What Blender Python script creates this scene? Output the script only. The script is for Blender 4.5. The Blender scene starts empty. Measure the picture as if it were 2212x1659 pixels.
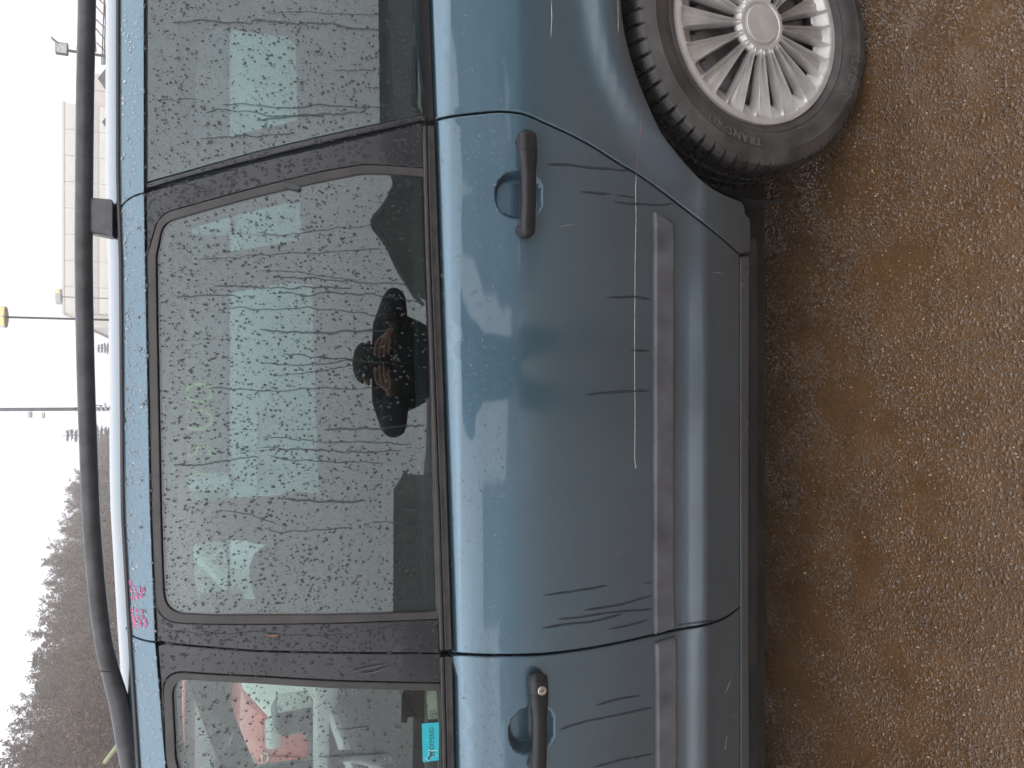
import bpy, bmesh, math, random
import numpy as np
from mathutils import Vector, Matrix
from mathutils.geometry import delaunay_2d_cdt

random.seed(7)
RNG = np.random.default_rng(11)
SC = bpy.context.scene
COL = SC.collection

# ------------------------------------------------------------------ camera
PITCH = math.radians(21.5)          # phone tipped down
CS, SN = math.cos(PITCH), math.sin(PITCH)
EYE = 1.42                          # lens height
FT, CX, CY = 1663.0, 1106.0, 829.5  # focal length and centre, in 2212-wide picture units

cam_d = bpy.data.cameras.new('camera')
cam_d.sensor_fit = 'HORIZONTAL'
cam_d.sensor_width = 36.0
cam_d.lens = 36.0 * FT / 2212.0
cam_d.clip_start = 0.02
cam_d.clip_end = 2000.0
cam = bpy.data.objects.new('camera', cam_d)
COL.objects.link(cam)
# the phone is held upright and the picture is stored on its side: picture left is up
cx_ = Vector((0, -SN, -CS)); cy_ = Vector((1, 0, 0)); cz_ = Vector((0, -CS, SN))
cam.matrix_world = Matrix(((cx_.x, cy_.x, cz_.x, 0.0), (cx_.y, cy_.y, cz_.y, 0.0),
                           (cx_.z, cy_.z, cz_.z, EYE), (0, 0, 0, 1)))
SC.camera = cam

# ------------------------------------------------------------------ sky, sun, exposure
SUN_EL, SUN_AZ = math.radians(52), math.radians(200)
w = bpy.data.worlds.new('World'); SC.world = w; w.use_nodes = True
nt = w.node_tree; nt.nodes.clear()
sky = nt.nodes.new('ShaderNodeTexSky'); sky.sky_type = 'NISHITA'; sky.sun_disc = False
sky.sun_elevation = SUN_EL; sky.sun_rotation = SUN_AZ
sky.air_density = 1.0; sky.dust_density = 6.0; sky.ozone_density = 1.0
bw = nt.nodes.new('ShaderNodeRGBToBW')
mix = nt.nodes.new('ShaderNodeMix'); mix.data_type = 'RGBA'
mix.inputs[0].default_value = 0.86
mix.inputs[7].default_value = (12.7, 12.9, 13.7, 1)      # even white cloud cover
bg = nt.nodes.new('ShaderNodeBackground'); bg.inputs[1].default_value = 0.1
out = nt.nodes.new('ShaderNodeOutputWorld')
nt.links.new(sky.outputs[0], bw.inputs[0]); nt.links.new(bw.outputs[0], mix.inputs[6])
nt.links.new(mix.outputs[2], bg.inputs[0]); nt.links.new(bg.outputs[0], out.inputs[0])

sun_d = bpy.data.lights.new('sun', 'SUN'); sun_d.energy = 0.6; sun_d.angle = math.radians(165)
sun_d.color = (1.0, 0.985, 0.97)
sun = bpy.data.objects.new('sun', sun_d); COL.objects.link(sun)
sdir = Vector((math.sin(SUN_AZ) * math.cos(SUN_EL), math.cos(SUN_AZ) * math.cos(SUN_EL), math.sin(SUN_EL)))
sun.rotation_euler = sdir.to_track_quat('Z', 'Y').to_euler()
sun.location = (0, -4, 12)

vs = SC.view_settings
vs.view_transform = 'Standard'; vs.look = 'None'; vs.gamma = 1.0; vs.use_curve_mapping = False
vs.exposure = 0.30
SC.render.engine = 'CYCLES'
cy = SC.cycles
cy.use_denoising = True
cy.max_bounces = 14; cy.transparent_max_bounces = 24; cy.transmission_bounces = 8
cy.glossy_bounces = 5; cy.diffuse_bounces = 3; cy.volume_bounces = 1
cy.caustics_refractive = True; cy.caustics_reflective = False
cy.sample_clamp_indirect = 6.0

# ------------------------------------------------------------------ helpers
def ray(x, y):
    u = (CY - y) / FT; v = (x - CX) / FT
    return u, CS - v * SN, -SN - v * CS

def at(x, y, Y):
    """point of the place at depth Y that the photograph shows at (x, y)"""
    u, dy, dz = ray(x, y); t = Y / dy
    return Vector((u * t, Y, EYE + dz * t))

def put(o, parent=None):
    COL.objects.link(o)
    if parent is not None:
        o.parent = parent
    return o

def empty(name, loc=(0, 0, 0), parent=None):
    o = bpy.data.objects.new(name, None); o.location = loc; o.empty_display_size = 0.2
    return put(o, parent)

def tag(o, label=None, cat=None, group=None, kind=None):
    if label: o['label'] = label
    if cat: o['category'] = cat
    if group: o['group'] = group
    if kind: o['kind'] = kind
    return o

def mesh_obj(name, verts, faces, mat=None, parent=None, smooth=False, normals=None, loc=None):
    me = bpy.data.meshes.new(name)
    me.from_pydata([tuple(map(float, v)) for v in verts], [], [tuple(int(i) for i in f) for f in faces])
    if smooth or normals is not None:
        me.polygons.foreach_set('use_smooth', [True] * len(me.polygons))
    if normals is not None:
        me.normals_split_custom_set_from_vertices([tuple(map(float, n)) for n in normals])
    me.update()
    if mat is not None:
        for m in (mat if isinstance(mat, (list, tuple)) else [mat]):
            me.materials.append(m)
    o = bpy.data.objects.new(name, me)
    if loc is not None: o.location = loc
    return put(o, parent)

def bm_obj(name, bm, mat=None, parent=None, smooth=False, angle=None):
    me = bpy.data.meshes.new(name); bm.to_mesh(me); bm.free()
    if smooth:
        me.polygons.foreach_set('use_smooth', [True] * len(me.polygons))
        if angle is not None:
            me.set_sharp_from_angle(angle=math.radians(angle))
    if mat is not None:
        me.materials.append(mat)
    return put(bpy.data.objects.new(name, me), parent)

def box(bm, c, s, rot=None, bevel=0.0, seg=2):
    r = bmesh.ops.create_cube(bm, size=1.0)
    vs_ = r['verts']
    M = Matrix.Translation(c) @ (rot.to_4x4() if rot is not None else Matrix.Identity(4)) @ Matrix.Diagonal((s[0], s[1], s[2], 1))
    bmesh.ops.transform(bm, matrix=M, verts=vs_)
    if bevel > 0:
        es = list({e for v in vs_ for e in v.link_edges})
        bmesh.ops.bevel(bm, geom=es, offset=bevel, segments=seg, affect='EDGES', profile=0.5)

def box_obj(name, c, s, mat, parent=None, rot=None, bevel=0.0, seg=2, smooth=False):
    bm = bmesh.new(); box(bm, c, s, rot, bevel, seg)
    return bm_obj(name, bm, mat, parent, smooth=smooth or bevel > 0, angle=35)

def tube_data(pts, rad, seg=8, caps=True, flat=None):
    """swept tube; rad is one radius or one per point; flat=(a,b) scales the section across/up"""
    P = [Vector(p) for p in pts]; n = len(P)
    R = rad if isinstance(rad, (list, tuple, np.ndarray)) else [rad] * n
    V = []; F = []
    prev = None
    for i in range(n):
        t = (P[min(i + 1, n - 1)] - P[max(i - 1, 0)]).normalized()
        if prev is None:
            a = Vector((0, 0, 1)) if abs(t.z) < 0.9 else Vector((0, 1, 0))
            u = t.cross(a).normalized()
        else:
            u = (prev - t * prev.dot(t)).normalized()
        prev = u
        v = t.cross(u)
        fa, fb = flat if flat else (1, 1)
        for k in range(seg):
            an = 2 * math.pi * k / seg
            V.append(P[i] + u * math.cos(an) * R[i] * fa + v * math.sin(an) * R[i] * fb)
    for i in range(n - 1):
        for k in range(seg):
            a = i * seg + k; b = i * seg + (k + 1) % seg
            F.append((a, b, b + seg, a + seg))
    if caps:
        F.append(tuple(range(seg - 1, -1, -1)))
        F.append(tuple((n - 1) * seg + k for k in range(seg)))
    return V, F

def tube_obj(name, pts, rad, mat, parent=None, seg=8, flat=None):
    V, F = tube_data(pts, rad, seg, True, flat)
    o = mesh_obj(name, V, F, mat, parent, smooth=True)
    o.data.set_sharp_from_angle(angle=math.radians(50))
    return o

def join_data(parts):
    V = []; F = []
    for v, f in parts:
        b = len(V); V.extend(v); F.extend([tuple(i + b for i in ff) for ff in f])
    return V, F

def catmull(pts, n=6, closed=False):
    P = np.array(pts, float); m = len(P); out = []
    rng = range(m) if closed else range(m - 1)
    for i in rng:
        if closed:
            p0, p1, p2, p3 = P[(i - 1) % m], P[i], P[(i + 1) % m], P[(i + 2) % m]
        else:
            p0, p1, p2, p3 = P[max(i - 1, 0)], P[i], P[i + 1], P[min(i + 2, m - 1)]
        for k in range(n):
            t = k / n
            out.append(0.5 * ((2 * p1) + (-p0 + p2) * t + (2 * p0 - 5 * p1 + 4 * p2 - p3) * t * t + (-p0 + 3 * p1 - 3 * p2 + p3) * t ** 3))
    if not closed: out.append(P[-1])
    return [tuple(p) for p in out]

def area2(P):
    P = np.asarray(P); x, y = P[:, 0], P[:, 1]
    return 0.5 * float(np.sum(x * np.roll(y, -1) - np.roll(x, -1) * y))

def ccw(P): return P if area2(P) > 0 else P[::-1]

def resample(P, d):
    P = [np.array(p, float) for p in P]; out = []
    for i in range(len(P)):
        a, b = P[i], P[(i + 1) % len(P)]
        L = np.linalg.norm(b - a)
        if L < 1e-5: continue
        k = max(1, int(math.ceil(L / d)))
        for j in range(k): out.append(a + (b - a) * j / k)
    return np.array(out)

def offset_poly(P, d):
    """move a CCW polygon outward by d; returns points and outward normals"""
    P = np.asarray(P, float)
    e = np.roll(P, -1, 0) - P
    L = np.linalg.norm(e, axis=1, keepdims=True); e = e / np.maximum(L, 1e-9)
    n = np.stack([e[:, 1], -e[:, 0]], 1)
    m = n + np.roll(n, 1, 0)
    m /= np.maximum(np.linalg.norm(m, axis=1, keepdims=True), 1e-9)
    c = np.clip(np.sum(m * n, 1, keepdims=True), 0.5, 1)
    return P + m * d / c, m

def inside(P, pts):
    P = np.asarray(P); x, y = pts[:, 0], pts[:, 1]
    r = np.zeros(len(pts), bool); n = len(P); j = n - 1
    for i in range(n):
        xi, yi = P[i]; xj, yj = P[j]
        c = ((yi > y) != (yj > y))
        with np.errstate(divide='ignore', invalid='ignore'):
            r ^= c & (x < (xj - xi) * (y - yi) / (yj - yi + 1e-30) + xi)
        j = i
    return r

def rcorner(pts, n=5):
    """polygon of (x, y, radius): corners with a radius are rounded"""
    m = len(pts); out = []
    for i in range(m):
        p = np.array(pts[i][:2], float); r = pts[i][2] if len(pts[i]) > 2 else 0
        if r <= 0: out.append(tuple(p)); continue
        a = np.array(pts[i - 1][:2], float) - p; b = np.array(pts[(i + 1) % m][:2], float) - p
        la, lb = np.linalg.norm(a), np.linalg.norm(b); a /= la; b /= lb
        r = min(r, la * 0.48, lb * 0.48)
        for k in range(n + 1):
            t = k / n
            out.append(tuple(p + a * r * (1 - t) ** 2 + b * r * t ** 2))
    return out

# ------------------------------------------------------------------ materials
def node_mat(name):
    m = bpy.data.materials.new(name); m.use_nodes = True
    t = m.node_tree
    return m, t, t.nodes['Principled BSDF'], t.nodes['Material Output']

def N(t, typ, **kw):
    n = t.nodes.new(typ)
    for k, v in kw.items():
        if k.startswith('i_'):
            n.inputs[k[2:].replace('_', ' ')].default_value = v
        else:
            setattr(n, k, v)
    return n

def coords(t, scale=(1, 1, 1)):
    tc = N(t, 'ShaderNodeTexCoord'); mp = N(t, 'ShaderNodeMapping')
    mp.inputs['Scale'].default_value = scale
    t.links.new(tc.outputs['Object'], mp.inputs[0])
    return mp.outputs[0]

def noise(t, vec, scale, detail=3, rough=0.55):
    n = N(t, 'ShaderNodeTexNoise'); n.inputs['Scale'].default_value = scale
    n.inputs['Detail'].default_value = detail; n.inputs['Roughness'].default_value = rough
    t.links.new(vec, n.inputs['Vector'])
    return n.outputs['Fac']

def ramp(t, fac, stops):
    r = N(t, 'ShaderNodeValToRGB')
    el = r.color_ramp.elements
    while len(el) < len(stops): el.new(0.5)
    for e, (p, c) in zip(el, stops):
        e.position = p; e.color = c if len(c) == 4 else (*c, 1)
    t.links.new(fac, r.inputs[0])
    return r.outputs[0]

def mixc(t, fac, a, b):
    m = N(t, 'ShaderNodeMix'); m.data_type = 'RGBA'
    for s, v in ((0, fac), (6, a), (7, b)):
        if isinstance(v, (tuple, float, int)):
            m.inputs[s].default_value = v if s == 0 else ((*v, 1) if len(v) == 3 else v)
        else:
            t.links.new(v, m.inputs[s])
    return m.outputs[2]

def bump(t, b, h, strength=0.3, dist=0.002):
    n = N(t, 'ShaderNodeBump'); n.inputs['Strength'].default_value = strength; n.inputs['Distance'].default_value = dist
    t.links.new(h, n.inputs['Height']); t.links.new(n.outputs[0], b.inputs['Normal'])
    return n

def plain(name, col, rough=0.5, metal=0.0, vary=0.25, scale=14.0, coat=0.0, bmp=0.0, bscale=60.0, spec=0.5, bdist=0.002, emit=None):
    m, t, b, o = node_mat(name)
    v = coords(t)
    f = noise(t, v, scale, 4)
    c = ramp(t, f, [(0.3, tuple(x * (1 - vary) for x in col)), (0.7, tuple(min(1, x * (1 + vary)) for x in col))])
    t.links.new(c, b.inputs['Base Color'])
    rr = ramp(t, noise(t, v, scale * 2.3, 3), [(0.3, (max(0, rough - 0.06),) * 3), (0.7, (min(1, rough + 0.06),) * 3)])
    t.links.new(rr, b.inputs['Roughness'])
    b.inputs['Metallic'].default_value = metal
    b.inputs['Coat Weight'].default_value = coat
    b.inputs['Coat Roughness'].default_value = 0.04
    b.inputs['Specular IOR Level'].default_value = spec
    if bmp > 0:
        bump(t, b, noise(t, v, bscale, 4), bmp, bdist)
    if emit:
        b.inputs['Emission Color'].default_value = (*emit[0], 1); b.inputs['Emission Strength'].default_value = emit[1]
    return m

def paint_mat(name, col, flake=0.75, dirt=0.5):
    """metallic car paint under clear coat, with road film and dust specks"""
    m, t, b, o = node_mat(name)
    v = coords(t)
    fine = noise(t, v, 900.0, 2, 0.6)
    film = noise(t, v, 5.0, 5, 0.6)
    sv = coords(t, (3.0, 3.0, 40.0))
    strk = noise(t, sv, 8.0, 3)
    specks = N(t, 'ShaderNodeTexVoronoi'); specks.inputs['Scale'].default_value = 210.0
    t.links.new(v, specks.inputs['Vector'])
    sp = ramp(t, specks.outputs['Distance'], [(0.06, (1, 1, 1)), (0.13, (0, 0, 0))])
    spm = N(t, 'ShaderNodeMath', operation='MULTIPLY'); t.links.new(sp, spm.inputs[0])
    t.links.new(ramp(t, noise(t, v, 30.0, 2), [(0.55, (0, 0, 0)), (0.72, (1, 1, 1))]), spm.inputs[1])
    # splash film thickens low down; its grey also paints dark ground reflection
    sep = N(t, 'ShaderNodeSeparateXYZ'); tc = N(t, 'ShaderNodeTexCoord'); t.links.new(tc.outputs['Object'], sep.inputs[0])
    low = N(t, 'ShaderNodeMapRange'); low.inputs[1].default_value = 0.90; low.inputs[2].default_value = 0.62
    low.inputs[3].default_value = 0.0; low.inputs[4].default_value = 1.0
    t.links.new(sep.outputs['Z'], low.inputs[0])
    fm = N(t, 'ShaderNodeMath', operation='MULTIPLY'); t.links.new(low.outputs[0], fm.inputs[0])
    t.links.new(ramp(t, film, [(0.25, (0.62,) * 3), (0.75, (1.0,) * 3)]), fm.inputs[1])
    fd = N(t, 'ShaderNodeMath', operation='MULTIPLY'); fd.inputs[1].default_value = dirt
    t.links.new(fm.outputs[0], fd.inputs[0])
    base = mixc(t, fine, tuple(c * 0.86 for c in col), tuple(min(1, c * 1.14) for c in col))
    base = mixc(t, fd.outputs[0], base, (0.070, 0.072, 0.080))
    sfac = N(t, 'ShaderNodeMath', operation='MULTIPLY'); sfac.inputs[1].default_value = 0.55; t.links.new(spm.outputs[0], sfac.inputs[0])
    base = mixc(t, sfac.outputs[0], base, (0.3, 0.29, 0.28))
    t.links.new(base, b.inputs['Base Color'])
    mt = N(t, 'ShaderNodeMapRange'); mt.inputs[3].default_value = flake; mt.inputs[4].default_value = flake * 0.5
    t.links.new(fd.outputs[0], mt.inputs[0]); t.links.new(mt.outputs[0], b.inputs['Metallic'])
    b.inputs['Roughness'].default_value = 0.40
    cw = N(t, 'ShaderNodeMapRange'); cw.inputs[3].default_value = 1.0; cw.inputs[4].default_value = 0.45
    t.links.new(fd.outputs[0], cw.inputs[0]); t.links.new(cw.outputs[0], b.inputs['Coat Weight'])
    cr = N(t, 'ShaderNodeMapRange'); cr.inputs[3].default_value = 0.045; cr.inputs[4].default_value = 0.30
    t.links.new(fd.outputs[0], cr.inputs[0]); t.links.new(cr.outputs[0], b.inputs['Coat Roughness'])
    b.inputs['Coat IOR'].default_value = 1.8
    return m

def glass_mat(name, tint, r0=0.045, rough=0.0):
    """clear pane: each face lets tinted light through and mirrors a few per cent"""
    m = bpy.data.materials.new(name); m.use_nodes = True; t = m.node_tree; t.nodes.clear()
    lw = N(t, 'ShaderNodeLayerWeight'); lw.inputs['Blend'].default_value = 0.5
    pw = N(t, 'ShaderNodeMath', operation='POWER'); pw.inputs[1].default_value = 5.0
    t.links.new(lw.outputs['Facing'], pw.inputs[0])
    mr = N(t, 'ShaderNodeMapRange'); mr.inputs[3].default_value = r0; mr.inputs[4].default_value = 1.0
    t.links.new(pw.outputs[0], mr.inputs[0])
    tr = N(t, 'ShaderNodeBsdfTransparent'); tr.inputs[0].default_value = (*tint, 1)
    gl = N(t, 'ShaderNodeBsdfGlossy'); gl.inputs['Roughness'].default_value = rough
    mx = N(t, 'ShaderNodeMixShader'); o = N(t, 'ShaderNodeOutputMaterial')
    t.links.new(mr.outputs[0], mx.inputs[0]); t.links.new(tr.outputs[0], mx.inputs[1]); t.links.new(gl.outputs[0], mx.inputs[2])
    t.links.new(mx.outputs[0], o.inputs[0])
    return m

M = {}
M['paint'] = paint_mat('blue_paint', (0.108, 0.198, 0.260), 0.8, 0.9)
M['wet_paint'] = plain('wet_run', (0.028, 0.036, 0.046), 0.22, 0.0, 0.2, 40, coat=0.4)
M['black_trim'] = plain('black_frame', (0.024, 0.024, 0.028), 0.20, 0.0, 0.35, 9, coat=0.35, bmp=0.05, bscale=500)
M['rubber'] = plain('window_rubber', (0.050, 0.045, 0.044), 0.42, 0.0, 0.3, 20, bmp=0.1, bscale=300)
M['moulding'] = plain('belt_rubber', (0.030, 0.026, 0.026), 0.35, 0.0, 0.55, 35, bmp=0.3, bscale=150)
M['strip'] = plain('grey_rub_strip', (0.095, 0.095, 0.102), 0.45, 0.0, 0.3, 18, bmp=0.25, bscale=420)
M['handle'] = plain('handle_plastic', (0.018, 0.017, 0.019), 0.32, 0.0, 0.25, 40, bmp=0.15, bscale=700)
M['rail'] = plain('rail_black', (0.075, 0.074, 0.080), 0.36, 0.0, 0.35, 30, bmp=0.2, bscale=260)
M['dark'] = plain('dark_cavity', (0.012, 0.011, 0.011), 0.8, 0.0, 0.3, 12)
M['under'] = plain('underbody', (0.02, 0.017, 0.015), 0.85, 0.0, 0.5, 9, bmp=0.4, bscale=40)
M['sill'] = paint_mat('dirty_sill', (0.10, 0.14, 0.17), 0.3, 1.0)
M['trim'] = plain('interior_trim', (0.032, 0.032, 0.034), 0.65, 0.0, 0.2, 20, bmp=0.1, bscale=500)
M['trim_light'] = plain('interior_trim_grey', (0.42, 0.42, 0.42), 0.6, 0.0, 0.12, 20, bmp=0.1, bscale=500)
M['lining'] = plain('roof_lining', (0.04, 0.04, 0.042), 0.9, 0.0, 0.1, 30)
M['seat'] = plain('seat_cloth', (0.045, 0.030, 0.030), 0.9, 0.0, 0.35, 60, bmp=0.3, bscale=500)
M['tint'] = glass_mat('privacy_glass', (0.62, 0.745, 0.735), 0.125)
M['clear'] = glass_mat('door_glass', (0.85, 0.92, 0.89), 0.075)
M['silver'] = plain('silver_wheel_cover', (0.64, 0.62, 0.595), 0.36, 0.45, 0.14, 22, coat=0.25, bmp=0.04, bscale=400)
M['steel'] = plain('steel_rim', (0.17, 0.16, 0.155), 0.5, 0.3, 0.4, 18, bmp=0.2, bscale=90)
M['tread'] = plain('wet_tread_rubber', (0.016, 0.014, 0.013), 0.30, 0.0, 0.5, 30, bmp=0.25, bscale=260)
M['tyre'] = plain('tyre_rubber', (0.060, 0.055, 0.052), 0.5, 0.0, 0.5, 16, bmp=0.25, bscale=260)
M['lock'] = plain('lock_metal', (0.62, 0.58, 0.52), 0.3, 0.9, 0.2, 60)
M['scratch'] = plain('bare_scratch', (0.55, 0.53, 0.48), 0.6, 0.0, 0.25, 120)
M['rust_glint'] = plain('rust_glint_mark', (0.42, 0.15, 0.06), 0.7, 0.0, 0.3, 120)
M['pink'] = plain('pink_marker', (0.90, 0.26, 0.50), 0.6, 0.0, 0.15, 200)
M['lime'] = plain('lime_marker', (0.55, 0.75, 0.12), 0.6, 0.0, 0.2, 200)
M['sticker'] = plain('turquoise_sticker', (0.03, 0.50, 0.58), 0.35, 0.0, 0.10, 50)
M['sticker_dark'] = plain('sticker_ink', (0.015, 0.13, 0.17), 0.4, 0.0, 0.1, 50)
M['sticker_line'] = plain('sticker_outline', (0.45, 0.85, 0.88), 0.4, 0.0, 0.1, 50)
M['etch'] = plain('etched_mark', (0.10, 0.11, 0.10), 0.6)
M['paper'] = plain('pale_label', (0.42, 0.42, 0.36), 0.6, 0.0, 0.15, 60)

def drop_mat(name, opaque=0.42):
    """water bead or film: half see-through with a faint skin reflection of its own"""
    m, t, b, o = node_mat(name)
    b.inputs['Base Color'].default_value = (0.085, 0.088, 0.092, 1); b.inputs['Roughness'].default_value = 0.03  # grey base stands in for sky light refracted by the water
    b.inputs['IOR'].default_value = 1.33
    tr = N(t, 'ShaderNodeBsdfTransparent'); tr.inputs[0].default_value = (0.93, 0.95, 0.95, 1)
    mx = N(t, 'ShaderNodeMixShader'); mx.inputs[0].default_value = opaque
    t.links.new(tr.outputs[0], mx.inputs[1]); t.links.new(b.outputs[0], mx.inputs[2]); t.links.new(mx.outputs[0], o.inputs[0])
    return m
M['drop'] = drop_mat('rain_water')
M['run'] = drop_mat('rain_run', 0.21)
def bead_mat(name):
    m = bpy.data.materials.new(name); m.use_nodes = True; t = m.node_tree; t.nodes.clear()
    g = N(t, 'ShaderNodeBsdfGlass'); g.inputs['IOR'].default_value = 1.33; g.inputs['Roughness'].default_value = 0.0
    o = N(t, 'ShaderNodeOutputMaterial'); t.links.new(g.outputs[0], o.inputs[0])
    return m
M['bead'] = bead_mat('rain_bead')
M['white_body'] = plain('white_van_paint', (0.70, 0.71, 0.70), 0.35, 0.0, 0.08, 6, coat=0.8)
M['red_body'] = plain('red_car_paint', (0.55, 0.05, 0.04), 0.35, 0.0, 0.1, 6, coat=0.8)
M['navy_body'] = plain('navy_car_paint', (0.02, 0.03, 0.075), 0.3, 0.2, 0.15, 6, coat=0.9)
M['car_glass'] = plain('dark_car_glass', (0.028, 0.036, 0.036), 0.04, 0.0, 0.2, 5, spec=0.7)
M['chrome'] = plain('chrome', (0.75, 0.75, 0.75), 0.15, 1.0, 0.05, 20)
M['amber'] = plain('amber_lens', (0.85, 0.33, 0.03), 0.2, 0.0, 0.15, 80, coat=0.6)
M['lamp_lens'] = plain('headlamp_lens', (0.55, 0.57, 0.58), 0.1, 0.3, 0.15, 30, coat=1.0)
M['red_lens'] = plain('red_lens', (0.45, 0.01, 0.01), 0.2, 0.0, 0.15, 60, coat=0.6)
# ------------------------------------------------------------------ the ground
def ground_mat():
    m, t, b, o = node_mat('wet_brown_asphalt')
    v = coords(t)
    big = noise(t, v, 1.3, 5, 0.6); mid = noise(t, v, 9.0, 4, 0.6); fine = noise(t, v, 120.0, 3, 0.7)
    c = ramp(t, big, [(0.3, (0.0880, 0.0427, 0.0174)), (0.5, (0.1247, 0.0628, 0.0265)), (0.72, (0.1539, 0.0865, 0.0398))])
    c2 = ramp(t, mid, [(0.3, (0.0733, 0.0379, 0.0174)), (0.7, (0.1686, 0.0923, 0.0415))])
    c = mixc(t, 0.5, c, c2)
    c = mixc(t, ramp(t, fine, [(0.45, (0, 0, 0)), (0.75, (0.55,) * 3)]), c, (0.2199, 0.1363, 0.0705))
    t.links.new(c, b.inputs['Base Color'])
    # standing film of muddy water in patches
    wet = ramp(t, noise(t, v, 3.2, 4, 0.6), [(0.35, (0.07,) * 3), (0.65, (0.26,) * 3)])
    t.links.new(wet, b.inputs['Roughness'])
    vo = N(t, 'ShaderNodeTexVoronoi'); vo.inputs['Scale'].default_value = 170.0; t.links.new(v, vo.inputs['Vector'])
    h1 = ramp(t, vo.outputs['Distance'], [(0.0, (1,) * 3), (0.45, (0,) * 3)])
    vo2 = N(t, 'ShaderNodeTexVoronoi'); vo2.inputs['Scale'].default_value = 75.0; t.links.new(v, vo2.inputs['Vector'])
    h2 = ramp(t, vo2.outputs['Distance'], [(0.0, (1,) * 3), (0.4, (0,) * 3)])
    ad = N(t, 'ShaderNodeMath', operation='ADD'); t.links.new(h1, ad.inputs[0]); t.links.new(h2, ad.inputs[1])
    am = N(t, 'ShaderNodeMath', operation='MULTIPLY'); t.links.new(ad.outputs[0], am.inputs[0])
    t.links.new(ramp(t, noise(t, v, 6.0, 3), [(0.35, (0.15,) * 3), (0.65, (1.0,) * 3)]), am.inputs[1])
    bm_ = bump(t, b, am.outputs[0], 1.0, 0.0045); t.links.new(bm_.outputs[0], b.inputs['Coat Normal'])
    b.inputs['Specular IOR Level'].default_value = 0.6
    b.inputs['Coat Weight'].default_value = 0.6; b.inputs['Coat Roughness'].default_value = 0.08
    return m
M['ground'] = ground_mat()
gv = []; gf = []
xs = [-185, -120, -40, -12, -4, 0, 4, 12, 40, 120, 185]; ys = [-160, -120, -40, -12, -4, 0, 4, 12, 40, 120, 180]
for yy in ys:
    for xx in xs: gv.append((xx, yy, 0))
for j in range(len(ys) - 1):
    for i in range(len(xs) - 1):
        a = j * len(xs) + i; gf.append((a, a + 1, a + 1 + len(xs), a + len(xs)))
tag(mesh_obj('ground', gv, gf, M['ground']), 'wet muddy brown asphalt under the parked minivan', None, None, 'structure')

# loose grit on the wet asphalt
def grit(name, n, mats, seed, smin, smax, label):
    r = np.random.default_rng(seed)
    base = np.array([(1, 0, 0), (0, 1, 0), (-1, 0, 0), (0, -1, 0), (0, 0, 1), (0.6, 0.6, 0.45), (-0.6, 0.55, 0.5), (-0.55, -0.6, 0.4), (0.6, -0.55, 0.5)], float)
    fc = [(0, 5, 8), (8, 5, 4), (1, 6, 5), (5, 6, 4), (2, 7, 6), (6, 7, 4), (3, 8, 7), (7, 8, 4), (0, 1, 5), (1, 2, 6), (2, 3, 7), (3, 0, 8)]
    Y = 0.25 + 1.75 * r.random(n) ** 0.9; X = (r.random(n) - 0.5) * 3.4
    s = smin + (smax - smin) * r.random(n) ** 3.2
    an = r.random(n) * 6.283; f1 = 0.6 + 0.8 * r.random(n); f2 = 0.5 + 0.6 * r.random(n)
    jit = 1 + 0.35 * (r.random((n, 9, 3)) - 0.5)
    L = base[None] * jit * s[:, None, None]
    L[:, :, 0] *= f1[:, None]; L[:, :, 2] *= f2[:, None]
    c, sn = np.cos(an)[:, None], np.sin(an)[:, None]
    P = np.stack([L[:, :, 0] * c - L[:, :, 1] * sn + X[:, None], L[:, :, 0] * sn + L[:, :, 1] * c + Y[:, None], L[:, :, 2] - 0.25 * s[:, None]], 2)
    V = P.reshape(-1, 3)
    F = (np.array(fc)[None] + 9 * np.arange(n)[:, None, None]).reshape(-1, 3)
    me = bpy.data.meshes.new(name)
    me.from_pydata(V.tolist(), [], F.tolist())
    for m_ in mats: me.materials.append(m_)
    mi = np.repeat(r.integers(0, len(mats), n), len(fc)).astype(np.int32)
    me.polygons.foreach_set('material_index', mi); me.update()
    return tag(put(bpy.data.objects.new(name, me)), label, 'gravel', None, 'stuff')
def stone_mat(name, col, rough):
    return plain(name, col, rough, 0, 0.35, 80, coat=0.9)
GR = [stone_mat('wet_grit_brown', (0.10, 0.066, 0.042), 0.3), stone_mat('wet_grit_grey', (0.20, 0.19, 0.18), 0.22), stone_mat('wet_grit_tan', (0.42, 0.28, 0.15), 0.3), stone_mat('wet_grit_dark', (0.05, 0.04, 0.035), 0.25)]
grit('fine_grit', 26000, GR, 3, 0.0009, 0.0032, 'fine wet grit scattered over the brown asphalt')

# ------------------------------------------------------------------ side surface of the minivan
CARY = 1.352 + 0.893        # centre plane of the car
HUB = (0.7737, 0.3134)
KN = [  # picture x at the right edge, at the left edge of the frame, depth
    (1700, 1700, 1.46), (1640, 1640, 1.395), (1620, 1617, 1.379), (1600, 1600, 1.366), (1565, 1565, 1.3475), (1541, 1541, 1.337), (1525, 1525, 1.3305),
    (1508, 1508, 1.3355), (1490, 1490, 1.3430), (1468, 1468, 1.3485), (1400, 1400, 1.3500), (1300, 1300, 1.3515), (1210, 1210, 1.3545), (1150, 1150, 1.3580),
    (1126, 1130, 1.3605), (1105, 1108, 1.3641), (1060, 1066, 1.3726), (1000, 1018, 1.3838), (955, 998, 1.3932), (934, 984, 1.4083),
    (905, 955, 1.4125), (820, 870, 1.4249), (700, 740, 1.4447), (560, 590, 1.4749), (430, 460, 1.5089), (330, 372, 1.5413), (295, 335, 1.5600), (262, 300, 1.5840), (240, 278, 1.6060)]
def _lin(k):
    a = at(k[0], 0.0, k[2]); b = at(k[1], 1659.0, k[2])
    s = (a.z - b.z) / (a.x - b.x)
    return a.z - s * a.x, s
KA = np.array([_lin(k)[0] for k in KN]); KB = np.array([_lin(k)[1] for k in KN]); KY = np.array([k[2] for k in KN])
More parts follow.
